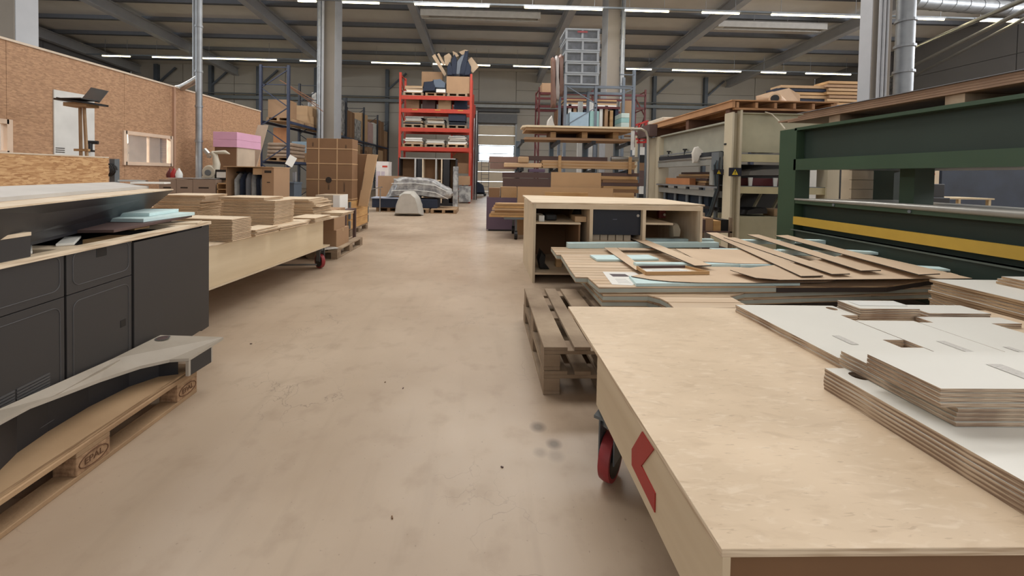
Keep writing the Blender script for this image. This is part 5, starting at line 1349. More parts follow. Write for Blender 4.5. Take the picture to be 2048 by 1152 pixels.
x0, x1, z0, z1 = fr(752, 878, 396, 415, YS_)
t = thing('sofa_base', 'dark blue base carrying a pale cloth, under the wrapped sofa', 'furniture', (x0, 13.1, .146)); L = x1-x0
part('frame', MB().box(0, L, 0, .9, 0, z1-.15), navy, t, bev=.02)
part('pale_cover', MB().box(-.02, L*.45, -.03, .5, z1-.149, z1-.11), M('pale_blue_cloth', (176, 186, 206), .8), t)
pillow_px([(768, 396), (781, 372), (784, 358), (800, 354), (835, 355), (868, 359), (888, 372), (903, 379), (904, 392), (896, 403), (868, 397), (835, 393), (800, 392)], 13.15, .75, 'wrapped_sofa', 'curved sofa in clear plastic on a dark blue base', 'sofa', wrap_w, lump=.08, minz=z1)
for k in range(2):
    P = [at(a, b+14*k, y=13.1) for a, b in ((783, 367), (830, 366), (870, 371), (896, 384))]
    solo('packing_strap', MB().tube(P, .012, 6), white_m, ('upper', 'lower')[k]+' white strap round the wrapped sofa', 'strap')
pillow_px([(785, 432), (789, 410), (796, 390), (806, 383), (822, 383), (833, 394), (839, 412), (843, 432)], 11.9, .75, 'hooded_bundle', 'white plastic-hooded bundle on the floor before the sofa', 'bundle', M('hazy_white_film', (190, 186, 178), .35, bump=.7, bscale=6), minz=0.0, seed=4)
solo('metal_stand', MB().bar((-.2, 0, .75), (.25, 0, .85), .2, .03).bar((-.2, 0, 0), (-.2, 0, .75), .03, .03).bar((.2, 0, 0), (.2, 0, .8), .03, .03), silver, 'small metal stand left of the wrapped sofa', 'stand', (at(762, 380, y=13.0).x-.2, 12.9, 0))
# aisle end: ladder, trolley
q = at(962, 390, y=26)
t = thing('ladder', 'pale ladder standing in front of the bright back door', 'ladder', (q.x, 26, 0))
z1 = at(970, 323, y=26).z; al = M('ladder_grey', (96, 92, 92), .5)
for x in (0, .5): part('rail', MB().box(x-.02, x+.02, -.03, .03, 0, z1), al, t)
for k in range(9): part('rung', MB().box(0, .5, -.02, .02, .25+k*.27, .28+k*.27), al, t)
q = at(960, 392, y=24)
t = thing('hand_truck', 'small cart loaded with dark bags at the aisle end', 'cart', (q.x-.2, 24, 0))
part('deck', MB().box(-.3, .6, -.3, .3, .12, .16), black, t); part('bag', pillow([(-.25, 0), (-.3, .5), (0, .75), (.4, .5), (.5, 0)], .5, .1, 5, 3), navy, t, (0, -.25, .16), smooth=True)
part('handle', MB().tube([(-.3, 0, .1), (-.35, 0, 1.1), (-.25, 0, 1.2)], .02, 8), silver, t)
for x in (-.25, .5): part('wheel', MB().lathe([(.08, -.03), (.08, .03)], (x, -.28, .08), 14, 'y'), black, t)
# ================================================================== RIGHT: desk
dx0, dy0 = .606, 4.68
dk = thing('workshop_counter', 'plywood counter with open compartments right of the aisle', 'counter', (dx0, dy0, 0))
DW = at(1402, 430, y=4.72).x-dx0; DD = 1.16; DH = .995
tl, tr2 = at(1045, 390.2, z=DH), at(1319, 397, z=DH); bl, br = at(1064, 404.6, z=DH), at(1410, 409.5, z=DH)
part('table_top', MB().prism([(p.x-dx0, p.y-dy0) for p in (bl, br, tr2, tl)], DH-.02, DH, 1, 0), [ply, edge_lt], dk)
part('side_panel', MB().box(0, .03, 0, DD, 0, DH-.021), M('counter_side', (204, 188, 162), .6), dk)
part('side_panel', MB().box(DW-.03, DW, 0, DD, 0, DH-.021), ply, dk)
part('front_rail', MB().box(.03, DW-.03, .0, .03, DH-.075, DH-.021), ply, dk)
part('back_panel', MB().box(.03, DW-.03, DD-.02, DD, 0, DH-.021), card_d, dk)
part('bottom_board', MB().box(.03, DW-.03, .01, DD-.02, .10, .125), ply, dk)
u1, u2 = at(1183, 430, y=dy0).x-dx0, at(1289, 430, y=dy0).x-dx0
for u in (u1, u2): part('divider', MB().box(u-.02, u+.02, .0, DD-.02, .125, DH-.075), ply, dk)
zs = at(1130, 447, y=dy0+.03).z
part('shelf', MB().box(.03, u1-.12, .04, DD-.02, zs-.012, zs+.010), ply, dk)
part('shelf', MB().box(u2+.02, DW-.35, .04, DD-.02, zs+.0, zs+.022), ply, dk)
part('inner_panel', MB().box(u1-.13, u1-.11, .1, .9, .13, zs-.012), card_d, dk)
t = thing('dark_drawer_unit', 'dark blue drawer unit built into the middle of the counter', 'drawer unit', (dx0+u1+.021, dy0+.06, 0))
part('front', MB().box(0, u2-u1-.042, 0, .5, .60, DH-.08), dkb, t); part('lower_void', MB().box(0, u2-u1-.042, .3, .5, .13, .6), black, t)
part('lock', MB().lathe([(.018, -.008), (.018, 0)], ((u2-u1)*.88, 0, DH-.15), 14, 'y'), silver, t)
part('handle', MB().box((u2-u1)*.4, (u2-u1)*.48, -.006, 0, .79, .798), M('dull_handle', (90, 96, 110), .4, .5), t)
def inbox(name, lab, cat, px0, px1, pyt, pyb, y, d, m, z0=None, bev=.004, group=None):
    x0, x1, za, zb_ = fr(px0, px1, pyt, pyb, y)
    if z0 is not None: za = z0
    return solo(name, MB().box(x0, x1, y, y+d, za, zb_), m, lab, cat, (0, 0, 0), 0, group, bev)
zsh = zs+.0105
inbox('white_box', 'small white box at the left end of the counter shelf', 'box', 1078, 1089, 431, 442, dy0+.12, .3, paper, zsh)
inbox('wooden_box', 'small wooden box at the right end of the left counter shelf', 'box', 1150, 1173, 433, 444, dy0+.12, .25, card_l, zsh)
inbox('dark_case', 'dark tool case on the left counter shelf', 'case', 1091, 1114, 429, 442, dy0+.2, .25, black, zsh, .02)
x0, x1, za, zb_ = fr(1143, 1172, 408, 432, dy0+.5)
t = thing('sander', 'dark power sander behind the small wooden box', 'tool', ((x0+x1)/2, dy0+.5, zsh)); 
part('body', MB().tube([(0, 0, .0), (0, 0, .10), (0, 0, .16)], [.10, .08, .05], 14), black, t, smooth=True); part('top_cap', MB().tube([(0, 0, .16), (0, 0, .19)], .045, 12), steel_d, t)
x0, x1, za, zb_ = fr(1318, 1335, 417, 441, dy0+.6)
t = thing('red_tool', 'red clamp-like tool hanging in the right compartment', 'tool', ((x0+x1)/2, dy0+.62, 0))
zr = zs+.0225
part('body', MB().box(-.05, .05, 0, .08, zr, zb_), M('tool_red', (104, 26, 28), .5), t, bev=.01); part('knob', MB().lathe([(.018, -.02), (.018, 0)], (0.02, 0, zr+.05), 12, 'y'), silver, t)
# cloth roll in the right compartment
x0, x1, za, zb_ = fr(1345, 1362, 447, 474, dy0+.15)
pillow_px([(1346, 476), (1344, 452), (1350, 446), (1358, 448), (1363, 460), (1361, 476)], dy0+.15, .12, 'cloth_roll', 'pale cloth draped in the right compartment of the counter', 'cloth', M('dull_cloth', (150, 140, 122), .9), minz=.126)
for k in range(5):
    x0, x1, za, zb_ = fr(1184+15.5*k, 1198+15.5*k, 461, 473, dy0+.13)
    o = solo('parts_bin', MB().box(x0, x1, dy0+.1, dy0+.29, .52, .595), [M('bin_tan', (176, 160, 140), .6)], ord_[k]+' small parts bin from the left under the dark drawer unit', 'bin', (0, 0, 0), 0, 'parts bins in the counter', .004)
solo('bin_shelf', MB().box(dx0+u1+.021, dx0+u2-.021, dy0+.05, dy0+.299, .50, .519), ply, 'thin shelf carrying the row of parts bins', 'shelf')
pillow_px([(1080, 546), (1076, 520), (1082, 500), (1092, 512), (1090, 528), (1100, 545)], dy0+.15, .2, 'dark_machine_part', 'dark clutter at the bottom of the left compartment', 'clutter', black, minz=.126)
inbox('wood_offcut', 'upright wooden offcut low in the left compartment', 'offcut', 1112, 1124, 516, 543, dy0+.3, .1, wood_m, .126)

# ================================================================== cantilever rack with timber
YP = 11.5
cr_ = thing('cantilever_rack', 'grey cantilever rack loaded with boards behind the counter', 'rack', (0, YP, 0))
PXs = [1035, 1102, 1169, 1232]; TXs = [1045, 1117, 1188, 1259]
zA = [at(1117, 283, y=10.7).z, at(1045, 338, y=10.7).z, .62]
rk_m = M('rack_blue_grey', (92, 106, 116), .5, .2)
for i in range(4):
    xp = at(PXs[i], 330, y=YP).x; xt = at(TXs[i], 280, y=10.7).x
    part('post', MB().box(xp-.06, xp+.06, -.05, .1, 0, 2.35), rk_m, cr_)
    part('foot', MB().box(xp-.06, xp+.06, -.95, .1, 0, .12), rk_m, cr_)
    for z in zA:
        part('arm', MB().bar((xp, -.05, z-.10), (xt, -.78, z-.01), .07, .09), rk_m, cr_)
        part('arm_cap', MB().box(xt-.05, xt+.05, -.81, -.782, z-.06, z+.04), black, cr_)
def rbox(name, lab, cat, px0, px1, pyt, pyb, y, d, m, z0=None, group=None, bev=0, tilt=0):
    x0, x1, za, zb_ = fr(px0, px1, pyt, pyb, y)
    if z0 is not None: za = z0
    zb_ = max(zb_, za+.008)
    o = solo(name, MB().box(-(x1-x0)/2, (x1-x0)/2, 0, d, 0, zb_-za), m, lab, cat, ((x0+x1)/2, y, za), 0, group, bev)
    return o, zb_
zA0 = zA[0]+.045
o, z_ = rbox('plywood_sheet', 'brown sheet lying on the top arms of the timber rack', 'board', 1050, 1262, 276, 282, 10.72, .85, card, zA0)
for k in range(4):
    px = (1101, 1164, 1226, 1240)[k]
    if k < 3: rbox('wood_block', ('left', 'middle', 'right')[k]+' wooden block between the sheets on top of the timber rack', 'block', px, px+11, 264, 274, 10.75, .7, wood_m, z_+.001)
zbk = at(1170, 263.5, y=10.75).z
solo('dark_board', MB().box(at(1110, 270, y=11.2).x, at(1225, 270, y=11.2).x, 11.46, 11.5, z_+.001, zbk-.002), brown_d, 'dark board between the wooden blocks on the timber rack', 'board')
rbox('plywood_sheet', 'tan sheet resting on the wooden blocks of the timber rack', 'board', 1052, 1266, 257, 263, 10.6, 1.0, card_l, max(zbk, at(1170, 264, y=10.75).z+.0))
zz = at(1160, 257.5, y=10.6).z
xl, xr = at(1045, 256, y=10.55).x, at(1267, 256, y=10.55).x
zz0 = zz+.012
solo('cream_board', MB().prism([(xl, 10.62), (xl+.12, 10.5), (xr, 10.5), (xr-.05, 11.6), (xl+.25, 11.6), (xl, 11.2)], zz0, zz0+.05), M('cream_board', (226, 208, 176), .5), 'cream board with cut corners topmost on the timber rack', 'board')
rbox('white_board', 'white board standing at the right end of the timber rack', 'board', 1262, 1269, 262, 300, 10.45, .02, white_m)
# level B
zB0 = zA[1]+.045
gC = 'timber on the middle arms of the rack'
for k in range(5):
    x0, x1 = at(1086-(k % 2)*2, 330, y=10.7).x, at(1271+(k % 3)*2, 330, y=10.7).x
    solo('timber_board', MB().box(x0, x1, 10.72+.01*k, 11.3, 0, .042), wood_m if k % 2 else card_l, ('lowest', 'second', 'third', 'fourth', 'top')[k]+' long tan board on the middle arms of the rack', 'board', (0, 0, zB0+.044*k), 0, gC)
rbox('square_beam', 'pale round-ended pole jutting left from the middle arms', 'pole', 1008, 1084, 326, 334, 10.75, .09, M('pale_pole', (206, 172, 134), .6), zB0, gC, .02)
o, zq_ = rbox('wrapped_boards', 'plastic-wrapped brown boards jutting left above the pale pole', 'bundle', 978, 1036, 313, 325, 10.95, .3, M('wrapped_brown', (134, 104, 92), .35, bump=.3), None, gC)
rbox('wrapped_boards', 'plastic-wrapped lower brown boards jutting left under the first', 'bundle', 980, 1034, 326, 338, 10.96, .3, M('wrapped_brown', (134, 104, 92), .35), None, gC)
z5 = zB0+.044*5+.002
rbox('dark_boards', 'dark brown board lying over the tan boards, middle arms', 'board', 1040, 1215, 313, 321, 11.0, .3, brown_d, z5, gC)
q0, q1 = at(1221, 318, y=10.85), at(1275, 318, y=10.85)
solo('silver_duct', MB().tube([(q0.x, 10.82, z5+.075), (q1.x, 10.82, z5+.075)], .07, 16), silver, 'short silver duct lying on the right of the middle boards', 'duct', smooth=True)
rbox('paper_roll', 'tan rounded bundle on the pale pole at the left', 'bundle', 1037, 1058, 313, 325, 10.72, .2, card_l, zB0+.13, gC, .03)
for k, (px, pt, pb_) in enumerate(((1117, 311, 344), (1258, 314, 348))):
    rbox('batten', ('left', 'right')[k]+' pale upright batten tied against the middle boards', 'batten', px, px+5.5, pt, pb_, 10.6, .05, wood_m)
# level C
rbox('dark_boards', 'upper of the two deep purple-brown boards on the lower arms', 'board', 1006, 1101, 345, 356, 10.7, .5, brown_d, None)
rbox('dark_boards', 'lower of the two deep purple-brown boards on the lower arms', 'board', 1007, 1101, 357, 374, 10.7, .5, brown_d, None)
rbox('purple_film', 'crumpled purple film over the purple-brown boards', 'film', 1058, 1090, 338, 344.5, 10.72, .3, M('purple_film', (92, 74, 96), .4, bump=.6, bscale=10), None, None, .01)
for k in range(7):
    rbox('timber_board', ord_[k]+' dark plank from the bottom on the lower right arms', 'board', 1203+(k*7) % 5, 1272+(k*5) % 8, 392-6.6*(k+1), 392.4-6.6*k, 10.72, .5, [brown_d, card_d, wood_m][k % 3], None, 'planks on the lower right arms')
# supports and loads standing in front of the rack
x0, x1, z0, z1 = fr(1102, 1202, 345, 388, 8.6)
solo('plywood_sheet', MB().box(x0, x1, 8.6, 8.62, 0, z1), M('tan_mdf', (188, 152, 112), .6, var=.03), 'taller tan sheet standing upright behind the counter', 'board')
x0, x1, z0, z1 = fr(1035, 1226, 375, 400, 8.5)
solo('plywood_sheet', MB().box(x0, x1, 8.5, 8.52, 0, z1), M('tan_mdf', (188, 152, 112), .6), 'wider lower tan sheet standing before the taller one', 'board')
rbox('timber_board', 'pale board lying just behind the counter top, left', 'board', 1090, 1176, 385, 400, 7.4, .05, wood_w, 0)
rbox('timber_board', 'pale board lying just behind the counter top, right', 'board', 1228, 1268, 386, 400, 7.4, .05, wood_m, 0)
# purple block and timber bundles on a cart
x0, x1, z0, z1 = fr(973, 1033, 395, 462, 9.0)
pk = thing('purple_board_pack', 'pack of purple boards standing at the aisle by the timber bundles', 'board pack', (x0, 9.0, 0))
for k in range(8): part('board', MB().box(0, x1-x0, .06*k, .06*k+.055, .04, z1), purple, pk)
part('runner', MB().box(.05, x1-x0-.05, .02, .5, 0, .04), black, pk)
gW2 = 'battens bundled beside the purple boards'
t_cart = thing('timber_cart', 'low dark cart carrying the batten bundles', 'cart', (at(1000, 440, y=8.2).x+.12, 7.5, 0))
part('deck', MB().box(-.05, .9, .3, 1.3, .42, .46), steel_d, t_cart)
for x in (.2, .7):
    for y in (.4, 1.15):
        part('post', MB().box(x-.02, x+.02, y-.02, y+.02, .16, .42), steel_d, t_cart)
        part('wheel', MB().lathe([(.09, -.03), (.09, .03)], (x, y, .09), 16, 'x'), black, t_cart)
x0c = at(980, 430, y=7.9).x
rows = [(0.462, 6), (.51, 6), (.60, 6), (.65, 5), (.70, 5)]
bi = 0
for r_, (zz, n_) in enumerate(rows):
    for k in range(n_):
        xx = x0c-.02+.03*r_+(k*37 % 7)*.012
        solo('batten', MB().box(0, .72, 0, .05, 0, .042), [wood_w, wood_m, card_l][(k+r_) % 3], '%s batten from the front in the %s layer of the bundle' % (ord_[k], ('lowest', 'second', 'third', 'fourth', 'top')[r_]), 'batten', (xx, 7.82+.06*k, zz), 0, gW2)
    if r_ == 1: solo('spacer', MB().box(x0c+.1, x0c+.7, 7.85, 8.15, .553, .598), wood_m, 'spacer between batten layers', 'spacer')
rbox('carton_brown', 'brown taped carton above the battens at the aisle', 'carton', 978, 1000, 376, 392, 9.0, .4, card_d, z1+.001)
rbox('wrapped_carton', 'tan carton in film right of the brown taped one', 'carton', 1002, 1034, 374, 391, 9.0, .4, M('film_tan', (170, 134, 94), .35, bump=.4), z1+.001)

# ================================================================== tower rack behind
YT = 13.2
tw = thing('grey_blue_rack', 'grey-blue pallet rack with wrapped crates stacked high on it', 'rack', (0, 0, 0))
tm = M('tower_blue_grey', (112, 121, 132), .5, .2)
x0 = at(1131, 200, y=YT).x; x1 = at(1192, 200, y=YT).x; zt_ = at(1160, 170, y=YT).z
for x in (x0, x1, at(1268, 200, y=YT).x):
    top = at(1268, 140, y=YT).z if x > x1+.1 else at(1131, 130, y=YT).z
    part('upright', MB().box(x-.045, x+.045, YT, YT+.1, 0, top), tm, tw); part('upright', MB().box(x-.045, x+.045, YT+1.0, YT+1.1, 0, top), tm, tw)
def tbr(a, b, ya, yb):
    part('brace', MB().bar(at(a, ya, y=YT+.02), at(b, yb, y=YT+.02), .04, .03), tm, tw)
tbr(1133, 1192, 172, 208); tbr(1192, 1133, 215, 250); tbr(1133, 1192, 260, 290)
tbr(1240, 1268, 149, 150); tbr(1240, 1268, 172, 173); tbr(1244, 1268, 188, 177)
for z in (zt_, at(1160, 262, y=YT).z):
    for y in (YT+.05, YT+1.05): part('rack_beam', MB().box(x0, at(1268, 200, y=YT).x, y-.03, y+.03, z-.09, z), tm, tw)
zc = zt_+.002
hc_ = (at(1160, 57, y=YT).z-zt_)/5
for k in range(5):
    t = thing('wrapped_crate', ('lowest', 'second', 'middle', 'fourth', 'topmost')[k]+' film-wrapped crate of the tall tower', 'crate', (x0-.05+.02*(k % 2), YT-.02, zc+k*hc_), 0, 'film-wrapped crates of the tower')
    L = 1.18; h = hc_-.01
    part('load', MB().box(.06, L-.06, .06, .94, .05, h-.09), M('crate_dark', (62, 66, 74), .4, var=.6, scale=7, detail=6), t)
    for a in (.0, L/2-.04, L-.08): part('corner_post', MB().box(a, a+.07, .0, .05, 0, h-.02), M('crate_edge', (150, 155, 160), .4), t)
    for z in (.0, h-.05): part('rim', MB().box(0, L, -.01, .96, z, z+.05), M('crate_edge', (150, 155, 160), .4), t)
    part('film', MB().box(-.015, L+.015, -.03, .98, .005, h-.005), wrap, t)
    if k == 4: part('red_label', MB().box(.4, .75, -.034, -.031, h*.6, h*.75), M('dull_red', (150, 60, 64), .5), t)
# brown hanging film rolls left of the tower
for k, (a, b, t0, t1) in enumerate(((1103, 1112, 112, 215), (1111, 1119, 108, 200), (1118, 1128, 106, 192))):
    pillow_px([(a, t1), (a+1, (t0+t1)/2), (a, t0+4), ((a+b)/2, t0), (b, t0+5), (b-1, (t0+t1)/2), (b+2, t1-10), (b, t1)], YT+.1, .3, 'film_column', ('left', 'middle', 'right')[k]+' tall brown wrapped column beside the crate tower', 'bundle', [M('brown_film', (118, 88, 76), .35, bump=.6, bscale=8), M('grey_film', (158, 150, 146), .3, bump=.6, bscale=8)][k % 2], 'wrapped columns by the crate tower', seed=k)
# red-and-grey rack further behind
rb = thing('red_pallet_rack', 'red rack with small bundles behind the crate tower', 'rack', (0, 0, 0))
YB_ = 15.2
xa, xb = at(1078, 220, y=YB_).x, at(1290, 220, y=YB_).x
for x in (xa, (xa+xb)/2, xb): upright_frame(rb, x, YB_, 1.0, at(1100, 175, y=YB_).z, M('rack_deep_red', (84, 32, 34), .5), 'y', .06, n=5)
zl = [at(1150, p, y=YB_).z for p in (262, 212, 186)]
for z in zl: part('rack_beam', MB().box(xa, xb, YB_-.03, YB_+.03, z-.09, z), M('rack_deep_red', (120, 40, 46), .5), rb); part('rack_beam', MB().box(xa, xb, YB_+.97, YB_+1.03, z-.09, z), M('rack_deep_red', (0, 0, 0)), rb)
for k in range(12):
    x = xa+.75+.21*k
    hh = .35+.3*((k*7) % 5)/5
    solo('upright_board', MB().box(x, x+.12, YB_, YB_+.8, zl[0]+.002, zl[0]+hh+.5), [card_d, brown_d, white_m, card, wood_m, navy][k % 6], ord_[k]+' upright board from the left behind the crate tower', 'board', (0, 0, 0), 0, 'upright boards on the red rack behind the tower')
carton('cardboard_carton', 'tan carton high on the red rack left of the wrapped columns', at(1084, 190, y=YB_).x, at(1103, 190, y=YB_).x, YB_, YB_+.6, zl[2]+.002, at(1090, 166, y=YB_).z, card)
for k in range(4): solo('flat_board', MB().box(xa+1.0, xa+3.1, YB_, YB_+.9, zl[1]+.002+.07*k, zl[1]+.06+.07*k), [paper, card_l, brown_d, wood_m][k], ('lowest', 'second', 'third', 'top')[k]+' flat board on the middle level of the red rack behind the tower', 'board', (0, 0, 0), 0, 'flat boards behind the tower')
pillow_px([(1092, 258), (1096, 240), (1104, 230), (1108, 244), (1112, 256)], YB_-.02, .3, 'white_bag', 'small white bag at the left foot of the crate tower rack', 'bag', cloth, minz=zl[0])
# blue foam on rack
o = thing('foam_block', 'large pale blue film-wrapped block on the crate tower rack', 'block', (0, 0, 0))
xf0, xf1, zf0, zf1 = fr(1134, 1178, 224, 261, YT-.0)
zf0 = at(1160, 262, y=YT).z+.003
part('wrapped_core', MB().box(xf0+.09, xf1, YT+.02, YT+.9, zf0, zf1), lt_blue, o, bev=.02)
xg0, xg1, _, zg1 = fr(1180, 1201, 222, 261, YT)
solo('foam_block', MB().box(xg0, xg1-.05, YT+.02, YT+.9, zf0, zg1), teal, 'pale teal foam stack right of the wrapped blue block', 'block', (0, 0, 0), 0, None, .01)
for i, (a, b) in enumerate(((1157, 1166), (1178, 1187))):
    solo('white_board', MB().box(at(a, 210, y=YT+1.2).x, at(b, 210, y=YT+1.2).x, YT+1.2, YT+1.3, zf1-.3, at(a, 203, y=YT+1.2).z).box(at(a, 210, y=YT+1.2).x, at(b, 210, y=YT+1.2).x, YT+1.2, YT+1.3, 0, zf1-.3), white_m, ('left', 'right')[i]+' white upright panel behind the pale blue block', 'board')
xg0, xg1, _, zg1 = fr(1243, 1259, 226, 262, YT)
for k in range(4):
    h = (zg1-zf0)/4; solo('foam_pack', MB().box(xg0, xg1, YT+.02, YT+.7, zf0+h*k+.002, zf0+h*(k+1)-.002), [teal, M('film_pale', (190, 206, 200), .3)][k % 2], ('lowest', 'second', 'third', 'top')[k]+' pale teal foam pack right of the right column', 'foam', (0, 0, 0), 0, 'teal foam packs', .01)
carton('cardboard_carton', 'tan carton behind the teal foam packs', at(1246, 210, y=YT+1.3).x, at(1264, 210, y=YT+1.3).x, YT+1.12, YT+1.6, zf0+.0, at(1250, 203, y=YT+1.3).z, card)
t = thing('red_trolley', 'red welded frame standing high right of the teal foam packs', 'frame', (0, 0, 0))
A_ = lambda a, b, y=12.0: at(a, b, y=y)
for a, b in (((1278, 248), (1278, 285)), ((1292, 244), (1292, 285)), ((1272, 250), (1296, 242)), ((1272, 278), (1296, 277)), ((1274, 285), (1296, 284))):
    part('frame_tube', MB().bar(A_(*a), A_(*b), .06, .06), M('frame_red', (176, 48, 44), .5), t)
part('leg', MB().bar(A_(1278, 285), Vector((A_(1278, 285).x, 12, 0)), .05, .05), steel_d, t); part('leg', MB().bar(A_(1292, 284), Vector((A_(1292, 284).x, 12, 0)), .05, .05), steel_d, t)
for k in range(9):
    x0, x1 = at(1273+(k*5) % 4, 330, y=12.6).x, at(1300, 330, y=12.6).x+.3
    z = .002+.26*k
    solo('stored_board', MB().box(x0, x1, 12.6, 13.0, z, z+(.258 if k % 3 else .258)), [brown_d, card_d, black, white_m, brown_d][k % 5], ord_[k]+' stored board pack from the floor between rack and cream press', 'board', (0, 0, 0), 0, 'board packs behind the cream press post')
for k in range(10): pass
solo('rack_post', MB().box(at(1272, 330, y=12.55).x-.04, at(1272, 330, y=12.55).x+.04, 12.5, 12.58, 0, 2.7), cream, 'pale post of the shelf between rack and cream press', 'post')
# ================================================================== cream press
PX_ = 4.6
cp_ = thing('cream_press', 'long cream veneer press with posts, clamps and shelves', 'machine', (0, 0, 0))
Y0, Y1 = 7.05, 10.0
# near post as an H section
part('post', MB().box(PX_, PX_+.035, Y0, Y0+.24, 0, 2.58).box(PX_+.035, PX_+.15, Y0+.10, Y0+.13, 0, 2.58).box(PX_+.15, PX_+.19, Y0, Y0+.24, 0, 2.62), cream, cp_)
part('post', MB().box(PX_+1.85, PX_+2.08, Y0, Y0+.24, 0, 2.58), cream, cp_)
part('post', MB().box(PX_-.02, PX_+.25, Y1, Y1+.75, 0, 2.42), cream, cp_)
part('post', MB().box(PX_+1.85, PX_+2.08, Y1, Y1+.4, 0, 2.42), cream, cp_)
part('upper_beam', MB().box(PX_+.10, PX_+.14, Y0+.24, Y1, 1.9, 2.40).box(PX_+.0, PX_+.2, Y0+.24, Y1, 2.40, 2.435).box(PX_+.02, PX_+.2, Y0+.24, Y1, 1.86, 1.9), M('beam_greige', (150, 148, 134), .5), cp_)
part('cross_panel', MB().box(PX_+.19, PX_+1.85, Y0+.10, Y0+.14, 1.84, 2.56).box(PX_+.19, PX_+1.85, Y0+.04, Y0+.14, 2.56, 2.58), M('panel_greige', (172, 166, 138), .5), cp_)
for z0, z1 in ((1.66, 1.80), (1.06, 1.19)):
    part('cross_beam', MB().box(PX_+.19, PX_+1.9, Y0+.04, Y0+.14, z0, z1), M('cream_light', (196, 186, 148), .5), cp_)
    part('shelf_plate', MB().box(PX_+.19, PX_+1.85, Y0+.04, Y0+.9, z1, z1+.012), steel_d, cp_)
part('base_panel', MB().box(PX_+.19, PX_+1.85, Y0+.06, Y0+.9, 0, .62), M('panel_greige', (172, 166, 138), .5), cp_)
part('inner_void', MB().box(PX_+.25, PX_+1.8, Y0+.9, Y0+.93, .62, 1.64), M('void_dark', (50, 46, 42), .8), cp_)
for k in range(3): part('diagonal', MB().bar((PX_+.35+.4*k, Y0+.5, .64), (PX_+.55+.4*k, Y0+.5, 1.04), .05, .03), M('panel_greige', (0, 0, 0)), cp_)
# clamp bars along the aisle side
part('pressure_bar', MB().box(PX_-.02, PX_+.1, Y0+.3, Y1, 1.79, 1.87), M('bar_dark', (48, 52, 60), .4, .4), cp_)
part('pressure_bar', MB().tube([(PX_-.02, Y0+.3, 1.75), (PX_-.02, Y1, 1.75)], .028, 10), silver, cp_)
part('trough', MB().box(PX_-.04, PX_+.12, Y0+.3, Y1, 1.60, 1.71), M('trough_grey', (142, 142, 136), .5, .2), cp_)
for px in (1308, 1335, 1367, 1450):
    y = at(px, 310, x=PX_).y
    part('clamp_bolt', MB().tube([(PX_+.03, y, 1.87), (PX_+.03, y, 2.0)], .022, 8).lathe([(.05, 1.98), (.05, 2.01)], (PX_+.03, y, 0), 10), black, cp_)
part('clamp_rail', MB().bar((PX_+.02, at(1316, 320, x=PX_).y, 1.9), (PX_+.05, at(1380, 320, x=PX_).y, 1.93), .04, .03), steel, cp_)
part('press_table', MB().box(PX_-.06, PX_+1.8, Y0+.95, Y1, 1.15, 1.18), M('table_brown', (120, 98, 80), .5), cp_)
part('table_edge', MB().box(PX_-.075, PX_-.06, Y0+.3, Y1, 1.14, 1.175), steel, cp_)
part('lower_beam', MB().box(PX_, PX_+.1, Y0+.3, Y1, .96, 1.08), M('trough_grey', (0, 0, 0)), cp_)
for i in range(5):
    y = Y0+.6+.55*i
    part('hydraulic_ram', MB().tube([(PX_+.1, y, .5), (PX_+.1, y, 1.14)], .04, 10), steel_d, cp_)
part('bellows', MB().box(PX_+.15, PX_+1.5, Y0+.95, Y1-.1, .35, .96), M('void_blue', (40, 50, 62), .6), cp_)
part('lower_rail', MB().box(PX_-.02, PX_+.06, Y0+.3, Y1, .70, .76), black, cp_)
for i in range(4): part('hose', MB().tube([(PX_-.02+.02*i, Y0+.30+.03*i, 1.86), (PX_-.09-.01*i, Y0+.24+.03*i, 1.6), (PX_-.05, Y0+.28+.03*i, 1.1), (PX_-.08, Y0+.45+.03*i, .6), (PX_-.02, Y0+.9, .42)], .016, 8), [black, M('hose_teal', (40, 58, 64), .5)][i % 2], cp_, smooth=True)
part('valve_block', MB().box(PX_-.08, PX_, Y0+.26, Y0+.5, 1.5, 1.85), steel_d, cp_)
part('cylinder', MB().tube([(PX_+.0, Y0+.55, 1.2), (PX_+.0, Y0+.55, 1.6)], .07, 14), M('trough_grey', (0, 0, 0)), cp_)
def warn(px, py, y, x=None, s=.09, lab='', twin=1):
    q = at(px, py, y=y) if x is None else at(px, py, x=x)
    t = thing('warning_sign', lab, 'sign', (q.x, q.y-.004, q.z))
    w_ = s*1.15*twin
    part('plate', MB().box(-w_, w_, 0, .003, -s*.75, s*.75), M('sign_navy', (24, 26, 40), .4), t)
    for k in range(twin):
        cx_ = (k-(twin-1)/2)*s*1.8
        part('triangle', MB().add([(cx_-s*.55, -.002, -s*.5), (cx_+s*.55, -.002, -s*.5), (cx_, -.002, s*.5), (cx_-s*.55, 0, -s*.5), (cx_+s*.55, 0, -s*.5), (cx_, 0, s*.5)], [(0,1,2),(5,4,3),(0,3,4,1),(1,4,5,2),(2,5,3,0)]), M('sign_yellow', (206, 178, 40), .5), t)
        part('mark', MB().box(cx_-.006, cx_+.006, -.0035, -.002, -s*.15, s*.22).box(cx_-.006, cx_+.006, -.0035, -.002, -s*.35, -s*.24), black, t)
    return t
warn(1470, 344, Y0-.006, None, .105, 'wide dark sign with a yellow warning triangle on the cream press post', 1).children[0].scale = (1.25, 1, 1)
w2_ = warn(1444, 344, Y0+.22, None, .07, 'sign with two small yellow warning triangles beside the hoses', 2)
part('arm', MB().box(-.02, .02, .004, .25, -.02, .02), steel_d, w2_)
pillow_px([(1396, 326), (1394, 306), (1399, 295), (1407, 293), (1414, 300), (1420, 305), (1410, 312), (1405, 326)], 8.02, .06, 'white_rag', 'white rag hanging over the clamp bar of the cream press', 'cloth', cloth, seed=2)
